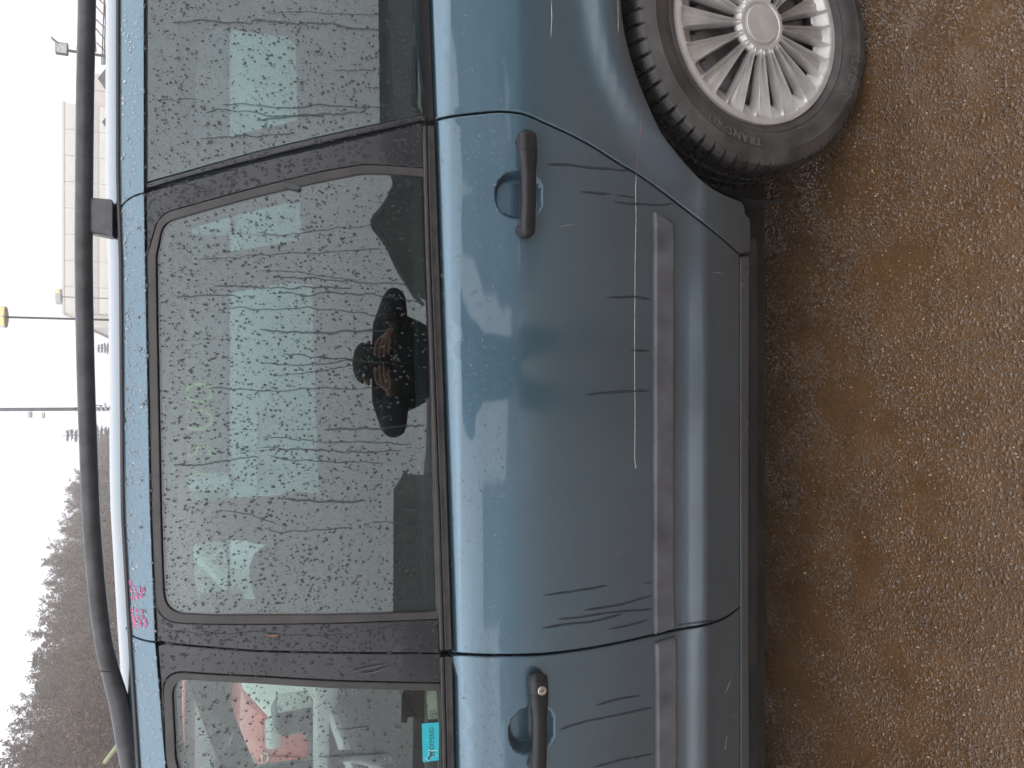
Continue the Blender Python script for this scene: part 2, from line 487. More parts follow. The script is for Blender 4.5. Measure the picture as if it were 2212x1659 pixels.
RIDGE = np.array([0, 0, 0, 0, 0.0, 0.006, 0.012, 0.0105, 0.0055, 0.0012] + [0] * 19)   # how far the low swage stands out
RECESS = []   # door-handle bowls: (X, Z, half width, half height, depth)

def smooth01(x): x = np.clip(x, 0, 1); return x * x * (3 - 2 * x)

def S(X, Z, bowls=True, arch=True):
    X = np.atleast_1d(np.asarray(X, float)); Z = np.atleast_1d(np.asarray(Z, float))
    Xc = np.clip(X, -1.7, 1.9)
    zk = KA[None] + KB[None] * Xc[:, None]
    fade = smooth01((Xc - 0.05) / 0.38)[:, None]
    yk = KY[None] + RIDGE[None] * fade
    dz = np.diff(zk, axis=1); dy = np.diff(yk, axis=1); sl = dy / dz
    mk = np.zeros_like(zk)
    w1 = 2 * dz[:, 1:] + dz[:, :-1]; w2 = dz[:, 1:] + 2 * dz[:, :-1]
    same = sl[:, :-1] * sl[:, 1:] > 0
    with np.errstate(divide='ignore', invalid='ignore'):
        hm = (w1 + w2) / (w1 / sl[:, :-1] + w2 / sl[:, 1:])
    mk[:, 1:-1] = np.where(same, np.nan_to_num(hm), 0.0)
    mk[:, 0] = sl[:, 0]; mk[:, -1] = sl[:, -1]
    K = zk.shape[1]
    idx = np.clip(np.sum(Z[:, None] > zk, axis=1) - 1, 0, K - 2)
    ar = np.arange(len(Z))
    z0 = zk[ar, idx]; h = dz[ar, idx]; t = (Z - z0) / h
    y0, y1 = yk[ar, idx], yk[ar, idx + 1]; m0, m1 = mk[ar, idx], mk[ar, idx + 1]
    tc = np.clip(t, 0, 1)
    Y = (2 * tc**3 - 3 * tc**2 + 1) * y0 + (tc**3 - 2 * tc**2 + tc) * h * m0 + (-2 * tc**3 + 3 * tc**2) * y1 + (tc**3 - tc**2) * h * m1
    Y = Y + np.where(t < 0, t * h * m0, 0) + np.where(t > 1, (t - 1) * h * m1, 0)
    Y = Y + 0.004 * X**2 + 0.16 * np.clip(-1.75 - X, 0, None)**2 + 0.22 * np.clip(X - 1.2, 0, None)**2
    if arch:
        for hx in (HUB[0], HUB[0] - 2.84):
            r = np.hypot(X - hx, Z - HUB[1])
            Y = Y - 0.020 * np.exp(-((r - 0.375) / 0.045)**2) * smooth01((Z - 0.36) / 0.2)
    if bowls:
        for (bx, bz, bw_, bh, bd) in RECESS:
            q = (np.abs(X - bx) / bw_)**2.4 + (np.abs(Z - bz) / bh)**2.4
            Y = Y + bd * smooth01((1.06 - q) / 0.62)
    return Y

def Snorm(X, Z, **k):
    e = 5e-4
    sx = (S(X + e, Z, **k) - S(X - e, Z, **k)) / (2 * e); sz = (S(X, Z + e, **k) - S(X, Z - e, **k)) / (2 * e)
    n = np.stack([sx, -np.ones_like(sx), sz], 1)
    return n / np.linalg.norm(n, axis=1, keepdims=True)

def IM(pts, off=0.0):
    """picture points -> (X, Z) on the side of the car"""
    out = []
    for p in pts:
        u, dy, dz = ray(p[0], p[1]); Y = 1.37
        for _ in range(14):
            tt = Y / dy; X = u * tt; Z = EYE + dz * tt
            Y = 0.4 * Y + 0.6 * (float(S([X], [Z], bowls=False, arch=False)[0]) + off)
        out.append((X, Z))
    return out

def panel(name, outer, holes, mat, parent, off=0.0, r=0.002, depth=0.02, grid=0.03, gap=0.0, mirror=False, back=False, seg=3, rs=0.014, dense=None, flip=False, arch=True):
    """a pressed sheet cut to an outline on the side surface, with rolled edges and a return flange"""
    loops = [offset_poly(resample(ccw(list(outer)), rs), -(gap + r))]
    for h in holes:
        P = resample(ccw(list(h)), rs)
        q, n = offset_poly(P, gap + r)
        loops.append((q[::-1], -n[::-1]))
    pts = []; edges = []; lidx = []
    for q, n in loops:
        b = len(pts); k = len(q); pts.extend(map(tuple, q)); lidx.append(list(range(b, b + k)))
        edges.extend((b + i, b + (i + 1) % k) for i in range(k))
    allb = np.array(pts)
    def addgrid(x0, x1, z0, z1, g, cond=None):
        gx, gz = np.meshgrid(np.arange(x0, x1, g), np.arange(z0, z1, g))
        G = np.stack([gx.ravel(), gz.ravel()], 1)
        ok = inside(loops[0][0], G)
        for q, n in loops[1:]: ok &= ~inside(q, G)
        G = G[ok]
        if len(G):
            keep = np.ones(len(G), bool)
            for i in range(0, len(G), 2000):
                d = np.min(np.linalg.norm(G[i:i + 2000, None] - allb[None], axis=2), axis=1)
                keep[i:i + 2000] = d > 0.5 * min(g, rs)
            G = G[keep]
        if cond is not None and len(G): G = G[cond(G)]
        return G
    lo, hi = loops[0][0].min(0), loops[0][0].max(0)
    boxes = dense or []
    def notdense(G):
        k = np.ones(len(G), bool)
        for (a, b_, c, d, g) in boxes: k &= ~((G[:, 0] > a) & (G[:, 0] < b_) & (G[:, 1] > c) & (G[:, 1] < d))
        return k
    Gs = [addgrid(lo[0], hi[0], lo[1], hi[1], grid, notdense)]
    for (a, b_, c, d, g) in boxes: Gs.append(addgrid(a, b_, c, d, g))
    for G in Gs: pts.extend(map(tuple, G))
    ov, oe, of, om, _, _ = delaunay_2d_cdt([Vector(p) for p in pts], edges, [], 0, 1e-7)
    inv = {}
    for i, l in enumerate(om):
        for j in l: inv[j] = i
    P2 = np.array([tuple(p) for p in ov])
    T = np.array([f for f in of if len(f) == 3])
    cen = P2[T].mean(1)
    ok = inside(loops[0][0], cen)
    for q, n in loops[1:]: ok &= ~inside(q, cen)
    T = T[ok]
    a_ = P2[T]
    ar = (a_[:, 1, 0] - a_[:, 0, 0]) * (a_[:, 2, 1] - a_[:, 0, 1]) - (a_[:, 2, 0] - a_[:, 0, 0]) * (a_[:, 1, 1] - a_[:, 0, 1])
    T[ar < 0] = T[ar < 0][:, ::-1]
    Y = S(P2[:, 0], P2[:, 1], arch=arch) + off
    Nn = Snorm(P2[:, 0], P2[:, 1], arch=arch)
    V = [np.stack([P2[:, 0], Y, P2[:, 1]], 1)]; NN = [Nn]; F = [tuple(t) for t in T]
    nb = len(P2)
    if back:
        V.append(np.stack([P2[:, 0], Y + r + depth, P2[:, 1]], 1)); NN.append(-Nn)
        F += [tuple(t[::-1] + nb) for t in T]; nb += len(P2)
    for (q, n2), li in zip(loops, lidx):
        ids = np.array([inv[i] for i in li]); k = len(ids)
        ns = Nn[ids]; y0 = Y[ids]
        n3 = np.stack([n2[:, 0], np.zeros(k), n2[:, 1]], 1)
        prev = list(ids)
        for s_ in range(1, seg + 2):
            if s_ <= seg:
                a = math.pi / 2 * s_ / seg
                p = q + n2 * r * math.sin(a); yy = y0 + r * (1 - math.cos(a))
                nn = ns * math.cos(a) + n3 * math.sin(a)
            else:
                p = q + n2 * r; yy = y0 + r + depth; nn = n3
            V.append(np.stack([p[:, 0], yy, p[:, 1]], 1)); NN.append(nn / np.linalg.norm(nn, axis=1, keepdims=True))
            cur = list(range(nb, nb + k)); nb += k
            for i in range(k):
                j = (i + 1) % k
                F.append((prev[i], cur[i], cur[j], prev[j]))
            prev = cur
    V = np.concatenate(V); NN = np.concatenate(NN)
    if mirror:
        V[:, 1] = 2 * CARY - V[:, 1]; NN[:, 1] *= -1; F = [f[::-1] for f in F]
    return mesh_obj(name, V, F, mat, parent, normals=NN)

def on_side(X, Z, off):
    return np.stack([X, S(X, Z) + off, Z], 1)

def ribbon(name, path, width, mat, parent, off=0.0006, rise=0.0006, step=0.006, wob=0.0, taper=True, rng=None, arch=True):
    """thin raised line that follows the side of the car; path in (X, Z)"""
    P = np.array(path, float)
    d = np.concatenate([[0], np.cumsum(np.linalg.norm(np.diff(P, axis=0), axis=1))])
    n = max(3, int(d[-1] / step)); s = np.linspace(0, d[-1], n)
    Q = np.stack([np.interp(s, d, P[:, 0]), np.interp(s, d, P[:, 1])], 1)
    rg = rng or RNG
    if wob > 0:
        z = rg.normal(0, 1, n); z = np.convolve(z, np.ones(5) / 5, 'same')[:n] if n >= 5 else z * 0; Q[:, 0] += z * wob
    t = np.gradient(Q, axis=0); t /= np.maximum(np.linalg.norm(t, axis=1, keepdims=True), 1e-9)
    nrm = np.stack([t[:, 1], -t[:, 0]], 1)
    wv = np.full(n, width / 2) * (0.8 + 0.4 * np.convolve(rg.random(n), np.ones(3) / 3, 'same')[:n])
    if taper: wv = wv * np.clip(np.minimum(np.arange(n) + 0.6, (n - np.arange(n))) / 3.0, 0.15, 1)
    A = Q + nrm * wv[:, None]; B = Q - nrm * wv[:, None]
    L = np.concatenate([on_side(A[:, 0], A[:, 1], -off * 0.2), on_side(Q[:, 0], Q[:, 1], -off - rise), on_side(B[:, 0], B[:, 1], -off * 0.2)])
    F = []
    for i in range(n - 1):
        F.append((i, i + 1, i + n + 1, i + n)); F.append((i + n, i + n + 1, i + 2 * n + 1, i + 2 * n)); F.append((i + 2 * n, i + 2 * n + 1, i + 1, i))
    return L, F

def ribbon_obj(name, path, width, mat, parent, **k):
    L, F = ribbon(name, path, width, mat, parent, **k)
    return mesh_obj(name, L, F, mat, parent, smooth=True)

DOME = []
def _dome():
    V = [(0, 0, 1.0)]; F = []
    ns = 7
    for ri, (rr, hh) in enumerate(((0.62, 0.80), (1.0, 0.0))):
        for k in range(ns):
            a = 2 * math.pi * (k + 0.5 * ri) / ns; V.append((rr * math.cos(a), rr * math.sin(a), hh))
    for k in range(ns):
        j = (k + 1) % ns
        F += [(0, 1 + k, 1 + j), (1 + k, 1 + ns + k, 1 + j), (1 + j, 1 + ns + k, 1 + ns + j)]
    F.append(tuple(range(ns, 0, -1)) if False else tuple(1 + ns + k for k in range(ns - 1, -1, -1)))
    return np.array(V), F
DV, DF = _dome()

def drops(name, poly, holes, n, parent, off, smin=0.0007, smax=0.0026, seed=1, dens=None, stretch=1.35, power=2.6, mirror=False, mat='drop'):
    """rain beads on a stretch of the side surface"""
    r = np.random.default_rng(seed)
    P = np.array(poly); lo, hi = P.min(0), P.max(0)
    C = np.empty((0, 2))
    while len(C) < n:
        q = lo + (hi - lo) * r.random((n * 3, 2))
        ok = inside(P, q)
        for h in holes: ok &= ~inside(np.array(h), q)
        if dens is not None: ok &= r.random(len(q)) < dens(q)
        C = np.concatenate([C, q[ok]])
    C = C[:n]
    s = smin + (smax - smin) * r.random(n) ** power
    k = len(DV)
    an = r.random(n) * 6.283
    Lx = DV[None, :, 0] * np.ones((n, 1)); Ly = DV[None, :, 1] * np.ones((n, 1)); Lz = DV[None, :, 2] * np.ones((n, 1))
    jit = 1 + 0.30 * (r.random((n, k)) - 0.5)
    rot = an[:, None]
    ex = (0.8 + 0.5 * r.random(n))[:, None]
    a = (Lx * np.cos(rot) - Ly * np.sin(rot)) * jit * s[:, None] * ex
    b = (Lx * np.sin(rot) + Ly * np.cos(rot)) * jit * s[:, None] * (1 + (stretch - 1) * 2 * r.random(n))[:, None]
    h = Lz * s[:, None] * (0.42 + 0.2 * r.random(n))[:, None]
    nn = Snorm(C[:, 0], C[:, 1]); y = S(C[:, 0], C[:, 1]) + off
    tx = np.stack([-nn[:, 1], nn[:, 0], np.zeros(n)], 1); tx /= np.linalg.norm(tx, axis=1, keepdims=True)
    tz = np.cross(nn, tx)
    base = np.stack([C[:, 0], y, C[:, 1]], 1) + nn * 0.0001
    V = base[:, None] + tx[:, None] * a[..., None] + tz[:, None] * b[..., None] + nn[:, None] * h[..., None]
    V = V.reshape(-1, 3)
    F = []
    tri = [f for f in DF if len(f) == 3]; ng = [f for f in DF if len(f) > 3][0]
    TF = (np.array(tri)[None] + k * np.arange(n)[:, None, None]).reshape(-1, 3).tolist()
    NF = (np.array(ng)[None] + k * np.arange(n)[:, None]).tolist()
    me = bpy.data.meshes.new(name); me.from_pydata(V.tolist(), [], TF + NF)
    me.polygons.foreach_set('use_smooth', [True] * len(TF) + [False] * len(NF)); me.update()
    me.set_sharp_from_angle(angle=math.radians(75))
    me.materials.append(M[mat])
    return tag(put(bpy.data.objects.new(name, me), parent), None, None, None, 'stuff')
# ------------------------------------------------------------------ the minivan: outlines read from the photograph
VAN = empty('parked_minivan', (HUB[0] - 1.42, CARY, 0))
tag(VAN, 'teal blue minivan with black roof rails and rain-beaded tinted windows, parked side-on', 'car')
VLOC = Vector(VAN.location)
def vp(o):
    """parts keep world coordinates while hanging on the van"""
    o.parent = VAN; o.location = Vector(o.location) - VLOC
    return o
class _Root: pass
_put = put
def put(o, parent=None):
    _put(o)
    if parent is VAN: vp(o)
    elif parent is not None: o.parent = parent
    return o

XF = -1.50            # front edge of the front door, out of frame
def Zk(i, X): return KA[i] + KB[i] * X
gapA_top = [(258, 452), (263, 445), (272, 435), (288, 424), (313, 416)]
gapA_mid = [(318, 413), (440, 380), (553, 348), (700, 315), (836, 283), (922, 263)]
gapA_low = [(941, 259), (953, 255), (985, 249), (1020, 245), (1060, 241), (1086, 240), (1112, 242), (1139, 248), (1189, 270), (1239, 293), (1283, 317), (1339, 353), (1389, 383), (1439, 420), (1489, 458), (1539, 497), (1580, 532), (1598, 549)]
gapB_top = [(272, 1352), (280, 1366), (290, 1376), (313, 1384), (337, 1388)]
gapB_mid = [(360, 1391), (450, 1400), (553, 1408), (753, 1412), (956, 1413)]
gapB_low = [(972, 1413), (1000, 1414), (1050, 1416), (1106, 1416), (1173, 1414), (1256, 1404), (1339, 1389), (1406, 1374), (1456, 1363), (1523, 1351), (1566, 1336), (1592, 1318), (1600, 1311)]
def beltx(y): return float(np.interp(y, [-400, 0, 260, 553, 1106, 1413, 1659, 2600], [915, 932, 941, 951, 970, 980, 985, 1002]))
def glassx(y): return float(np.interp(y, [-400, 0, 380, 553, 1106, 1413, 1659, 2600], [895, 908, 915, 920, 941, 950, 956, 974]))
def framex(y): return float(np.interp(y, [-400, 0, 400, 553, 1106, 1384, 1659], [318, 313, 313, 315, 326, 337, 360]))
def guttx(y): return float(np.interp(y, [-400, 0, 400, 553, 1106, 1366, 1659], [262, 257, 257, 263, 267, 282, 301]))

_gt = IM([(guttx(y), y) for y in np.linspace(1659, -300, 40)])
_gx = np.array([p[0] for p in _gt]); _gz = np.array([p[1] for p in _gt])
def gutter_z(X):      # roof line: gently arched over the doors, dropping at the ends
    X = np.asarray(X, float)
    sl = (_gz[1] - _gz[0]) / (_gx[1] - _gx[0])
    z = np.interp(X, _gx, _gz) + np.where(X < _gx[0], sl * (X - _gx[0]), 0)
    return z - 0.32 * np.clip(-0.80 - X, 0, None) ** 1.35 - 0.10 * np.clip(X - 1.0, 0, None) ** 2
A_low = IM(catmull(gapA_low, 3)); B_low = IM(catmull(gapB_low, 3))
A_mid = IM(gapA_mid); B_mid = IM(gapB_mid)
A_top = IM(catmull(gapA_top, 3)); B_top = IM(catmull(gapB_top, 3))

# --- rear door and front door skins
for (cxp, cyp) in ((1123, 421), (1151, 1578)):
    (bx, bz), = IM([(cxp, cyp)])
    RECESS.append((bx, bz, 0.0455, 0.0455, 0.036))
G = 0.0022
def door_dense(k):
    bx, bz = RECESS[k][:2]
    return [(bx - 0.075, bx + 0.075, bz - 0.075, bz + 0.075, 0.004)]
rear_out = A_low + IM([(1599, y) for y in range(560, 1310, 50)]) + B_low[::-1] + IM([(beltx(y), y) for y in range(1400, 262, -50)])
rear_door = panel('door', rear_out, [], M['paint'], VAN, r=0.0035, depth=0.03, gap=G, grid=0.02, dense=door_dense(0))
tag(rear_door, 'rear passenger door with a long pale scratch above the rub strip')
fx0 = IM([(1600, 2400)])[0]
front_low_x = -1.47
def side_pt(x, X):
    """point on picture row x continued to car position X outside the frame"""
    p = IM([(x, 1500)])[0]; q = IM([(x, 1300)])[0]
    s = (p[1] - q[1]) / (p[0] - q[0])
    return (X, p[1] + s * (X - p[0]))
front_out = B_low + IM([(1600, y) for y in range(1330, 1650, 50)]) + [side_pt(1600, front_low_x)] + [(front_low_x - 0.02, 0.6), (front_low_x - 0.05, 0.85), side_pt(985, front_low_x - 0.06)] + IM([(beltx(y), y) for y in range(1660, 1414, -50)])
front_door = panel('door', front_out, [], M['paint'], VAN, r=0.0035, depth=0.03, gap=G, grid=0.02, dense=door_dense(1))
tag(front_door, 'front driver door with a keyed black handle')

# --- quarter panel with the wheel arch cut
arch_pts = [(1336, 0), (1339, 50), (1353, 117), (1373, 183), (1396, 243), (1419, 293), (1459, 343), (1489, 373), (1523, 400), (1556, 417), (1599, 433)]
arch = IM(catmull(arch_pts, 4))
ra = [math.hypot(p[0] - HUB[0], p[1] - HUB[1]) for p in arch]
ang0 = math.atan2(arch[0][1] - HUB[1], arch[0][0] - HUB[0])
arch_far = [(HUB[0] + ra[0] * math.cos(a), HUB[1] + ra[0] * math.sin(a)) for a in np.linspace(ang0 - 0.06, 0.12, 18)]
q_out = A_low[::-1] + IM([(beltx(y), y) for y in (200, 100, 0)]) + [(1.25, 1.035), (1.62, 1.03), (1.68, 0.80), (1.70, 0.55), (1.66, 0.36)] + [(arch_far[-1][0] + 0.01, 0.36)] + arch_far[::-1] + arch + IM([(1604, 436), (1609, 446), (1611, 470), (1611, 520), (1611, 548)])
quarter = panel('quarter_panel', q_out, [], M['paint'], VAN, r=0.003, depth=0.03, gap=0.0012, grid=0.02)

# --- roof frame strip above the doors (blue), cut by the door gaps
def strip_poly(y0, y1, left, right):
    top = IM([(guttx(y), y) for y in np.linspace(y0, y1, 18)]); bot = IM([(framex(y), y) for y in np.linspace(y1, y0, 18)])
    return top, bot
t_, b_ = strip_poly(462, 1362, None, None)
up_rear = A_top + IM([(framex(y), y) for y in np.linspace(425, 1380, 24)]) + B_top[::-1] + IM([(guttx(y), y) for y in np.linspace(1345, 462, 24)])
up_door = panel('upper_frame', up_rear, [], M['paint'], rear_door, r=0.0022, depth=0.02, gap=0.0012)
up_front = B_top + IM([(framex(y), y) for y in np.linspace(1395, 1650, 8)])
ufx = np.linspace(-0.78, -1.72, 14)
gz0 = IM([(guttx(1650), 1650)])[0]; fz0 = IM([(framex(1650), 1650)])[0]
dropz = lambda X: -0.30 * np.clip(-0.80 - X, 0, None) ** 1.3
apil_low = [(X, fz0[1] + KB[27] * (X - fz0[0]) + float(dropz(X)) - 0.012 * (-(X) - 0.78)) for X in ufx]
apil_up = [(X, gz0[1] + KB[27] * (X - gz0[0]) + float(dropz(X))) for X in ufx]
up_front = up_front + apil_low + apil_up[::-1] + IM([(guttx(y), y) for y in np.linspace(1650, 1372, 8)])
panel('upper_frame', up_front, [], M['paint'], front_door, r=0.0022, depth=0.02, gap=0.0012)
up_q = A_top[::-1] + IM([(guttx(y), y) for y in np.linspace(440, 0, 9)]) + [(1.1, gutter_z(1.1)), (1.5, gutter_z(1.5) - 0.01), (1.5, gutter_z(1.5) - 0.07), (1.1, gutter_z(1.1) - 0.06)] + IM([(framex(y), y) for y in np.linspace(0, 410, 9)])
panel('roof_frame', up_q, [], M['paint'], VAN, r=0.0022, depth=0.02, gap=0.0012)

# --- window openings
rw_out = rcorner([(916, 362), (836, 357, 15), (786, 355, 15), (696, 370), (553, 405), (345, 462, 30), (318, 553), (320, 700), (324, 900), (328, 1106), (333, 1230), (338, 1345, 62), (470, 1349), (553, 1349), (750, 1346), (951, 1338)], 7)
rw_in = rcorner([(917, 381), (836, 375, 15), (786, 374, 15), (713, 388), (553, 424), (352, 480, 26), (337, 553), (339, 700), (343, 900), (347, 1106), (351, 1230), (356, 1325, 50), (470, 1330), (553, 1329), (750, 1328), (944, 1322)], 7)
rw_out = IM(rw_out); rw_in = IM(rw_in)
def ext_front(x0, Xe, ydrop):  # front-window top edge beyond the frame
    return [(X, z) for X, z in apil_low]
fw_out_i = IM(rcorner([(953, 1478), (753, 1474), (553, 1463), (352, 1452, 48), (358, 1640)], 7))
fw_in_i = IM(rcorner([(951, 1494), (713, 1488), (553, 1478), (371, 1468, 40), (379, 1640)], 7))
A_edge = [(X - 0.0, z - 0.020) for X, z in apil_low[1:-2]]
A_edge2 = [(X + 0.012, z - 0.038) for X, z in apil_low[1:-2]]
fb0 = side_pt(956, -1.40); fb1 = side_pt(974, -1.42)
# belt line in (X, Z) continued to the front
belt_f = side_pt(985, -1.55); glass_f = side_pt(956, -1.40)
fw_out = fw_out_i + A_edge[:-1] + [(-1.48, glass_f[1] + 0.01)]
fw_in = fw_in_i + A_edge2[:-2] + [(-1.45, glass_f[1] + 0.01)]

# black frame of the rear door and the front door
rear_frame = A_mid + IM([(916, 270)]) + IM([(glassx(y) + 2, y) for y in (300, 350, 380)]) + IM([(glassx(y) + 2, y) for y in np.arange(430, 1400, 60)]) + IM([(953, 1410)]) + B_mid[::-1] + IM([(framex(y) + 1, y) for y in np.linspace(1385, 425, 24)])
rf = panel('window_frame', rear_frame, [rw_out], M['black_trim'], rear_door, off=0.004, r=0.0025, depth=0.015, gap=0.0012)
ff_out = B_mid + IM([(955, 1420), (957, 1500), (960, 1650)]) + [(-1.60, glass_f[1] - 0.005)] + apil_low[::-1][2:] + IM([(framex(y) + 1, y) for y in np.linspace(1650, 1395, 8)])
panel('window_frame', ff_out, [fw_out], M['black_trim'], front_door, off=0.004, r=0.0025, depth=0.015, gap=0.0012)
# rubber seals
panel('window_seal', rw_out, [rw_in], M['rubber'], rear_door, off=0.002, r=0.0022, depth=0.012, rs=0.010)
panel('window_seal', fw_out, [fw_in], M['rubber'], front_door, off=0.002, r=0.0022, depth=0.012, rs=0.010)
# small plastic clip in the seal
cp = IM([(607, 396), (617, 406), (645, 412), (650, 404), (630, 396)])
panel('seal_clip', cp, [], M['black_trim'], rear_door, off=-0.004, r=0.0012, depth=0.006, rs=0.006)
# panes
rw_p, _ = offset_poly(resample(ccw(rw_in), 0.02), 0.006)
rear_pane = panel('window_pane', [tuple(p) for p in rw_p], [], M['tint'], rear_door, off=0.0065, r=0.0005, depth=0.004, back=True, grid=0.025)
fw_p, _ = offset_poly(resample(ccw(fw_in), 0.02), 0.006)
front_pane = panel('window_pane', [tuple(p) for p in fw_p], [], M['clear'], front_door, off=0.0065, r=0.0005, depth=0.004, back=True, grid=0.03)

# quarter window with its raised trim
qtrim_o = IM([(316, 408), (553, 343), (836, 278), (923, 258), (921, 246), (836, 264), (553, 328), (400, 372), (318, 395)])
qt = panel('window_trim', qtrim_o, [], M['black_trim'], VAN, off=-0.0005, r=0.003, depth=0.012, gap=0.0004)
q_pane_o = IM([(318, 392), (400, 369), (553, 326), (836, 262), (919, 245), (914, 120), (908, 0)]) + [(1.30, 1.065), (1.36, 1.12), (1.32, 1.42), (1.22, 1.505)] + IM([(318, 0), (318, 200)])
q_pane = panel('quarter_window', q_pane_o, [], M['tint'], VAN, off=0.003, r=0.0012, depth=0.004, back=True, grid=0.025)
q_edge = IM([(314, 408), (318, 392), (318, 200), (318, 0)]) + [(1.22, 1.507), (1.22, 1.513)] + IM([(312, 0), (313, 200)])
panel('window_border', q_edge, [], M['dark'], VAN, off=0.006, r=0.001, depth=0.01)  # black border, its dark also painting the shadow line below the frame
q_bot = IM([(919, 244), (914, 120), (908, 0)]) + [(1.30, 1.062), (1.30, 1.035)] + IM([(930, 0), (937, 200), (940, 257), (926, 259)])
panel('window_border', q_bot, [], M['dark'], VAN, off=0.008, r=0.001, depth=0.01)

# belt mouldings: pale inner lip and dark outer strip, one per door
def belt(door, ya, yb, extra):
    ys_ = np.linspace(ya, yb, 22)
    lip = IM([(glassx(y) + 0.5, y) for y in ys_]) ; lip2 = IM([(glassx(y) + 9.5, y) for y in ys_])
    out_ = IM([(glassx(y) + 10.5, y) for y in ys_]); out2 = IM([(beltx(y) - 1.2, y) for y in ys_])
    if extra:
        lip.append(side_pt(956.5, -1.5)); lip2.append(side_pt(965.5, -1.5)); out_.append(side_pt(966.5, -1.52)); out2.append(side_pt(983.5, -1.53))
    panel('belt_lip', lip + lip2[::-1], [], M['rubber'], door, off=-0.001, r=0.0028, depth=0.010, rs=0.02)
    panel('belt_moulding', out_ + out2[::-1], [], M['moulding'], door, off=0.001, r=0.003, depth=0.012, rs=0.02)
belt(rear_door, 270, 1406, False); belt(front_door, 1419, 1655, True)

# rub strips
def rub(door, pts):
    P = rcorner(pts, 4)
    panel('rub_strip', P, [], M['strip'], door, off=-0.010, r=0.0065, depth=0.012, rs=0.012, seg=5, arch=False)
pA = IM([(1409, 462), (1412, 458), (1420, 462), (1453, 483)]); pB = IM([(1456, 1355), (1411, 1370)])
rub(rear_door, [(*pA[0], 0.004), (*pA[1], 0.003), (*pA[2], 0.0), (*pA[3], 0.006)] + [(*p, 0) for p in IM([(1453, y) for y in range(540, 1350, 90)])] + [(*pB[0], 0.004), (*pB[1], 0.004)] + [(*p, 0) for p in IM([(1410, y) for y in range(1300, 480, -90)])])
pC = IM([(1413, 1388), (1458, 1373)])
rub(front_door, [(*pC[0], 0.005), (*pC[1], 0.004)] + [(*p, 0) for p in IM([(1459, 1450), (1459, 1600)])] + [(*side_pt(1460, -1.40), 0), (*side_pt(1416, -1.40), 0)] + [(*p, 0) for p in IM([(1415, 1600), (1414, 1450)])])

# sill below the doors, dirt on it, jacking-point cap behind it
sill_o = IM([(1603, 552), (1603, 800), (1603, 1100), (1604, 1400), (1604, 1650)]) + [side_pt(1604, -1.62), side_pt(1622, -1.62)] + IM([(1622, 1650), (1620, 1400), (1620, 1100), (1621, 800), (1622, 552)])
panel('sill', sill_o, [], M['sill'], VAN, off=0.004, r=0.004, depth=0.06, rs=0.02)
cap_o = IM([(1604, 540), (1606, 450), (1611, 447), (1620, 462), (1628, 470), (1629, 500), (1628, 545)])
panel('sill_cap', cap_o, [], M['sill'], VAN, off=0.012, r=0.004, depth=0.05, rs=0.01)

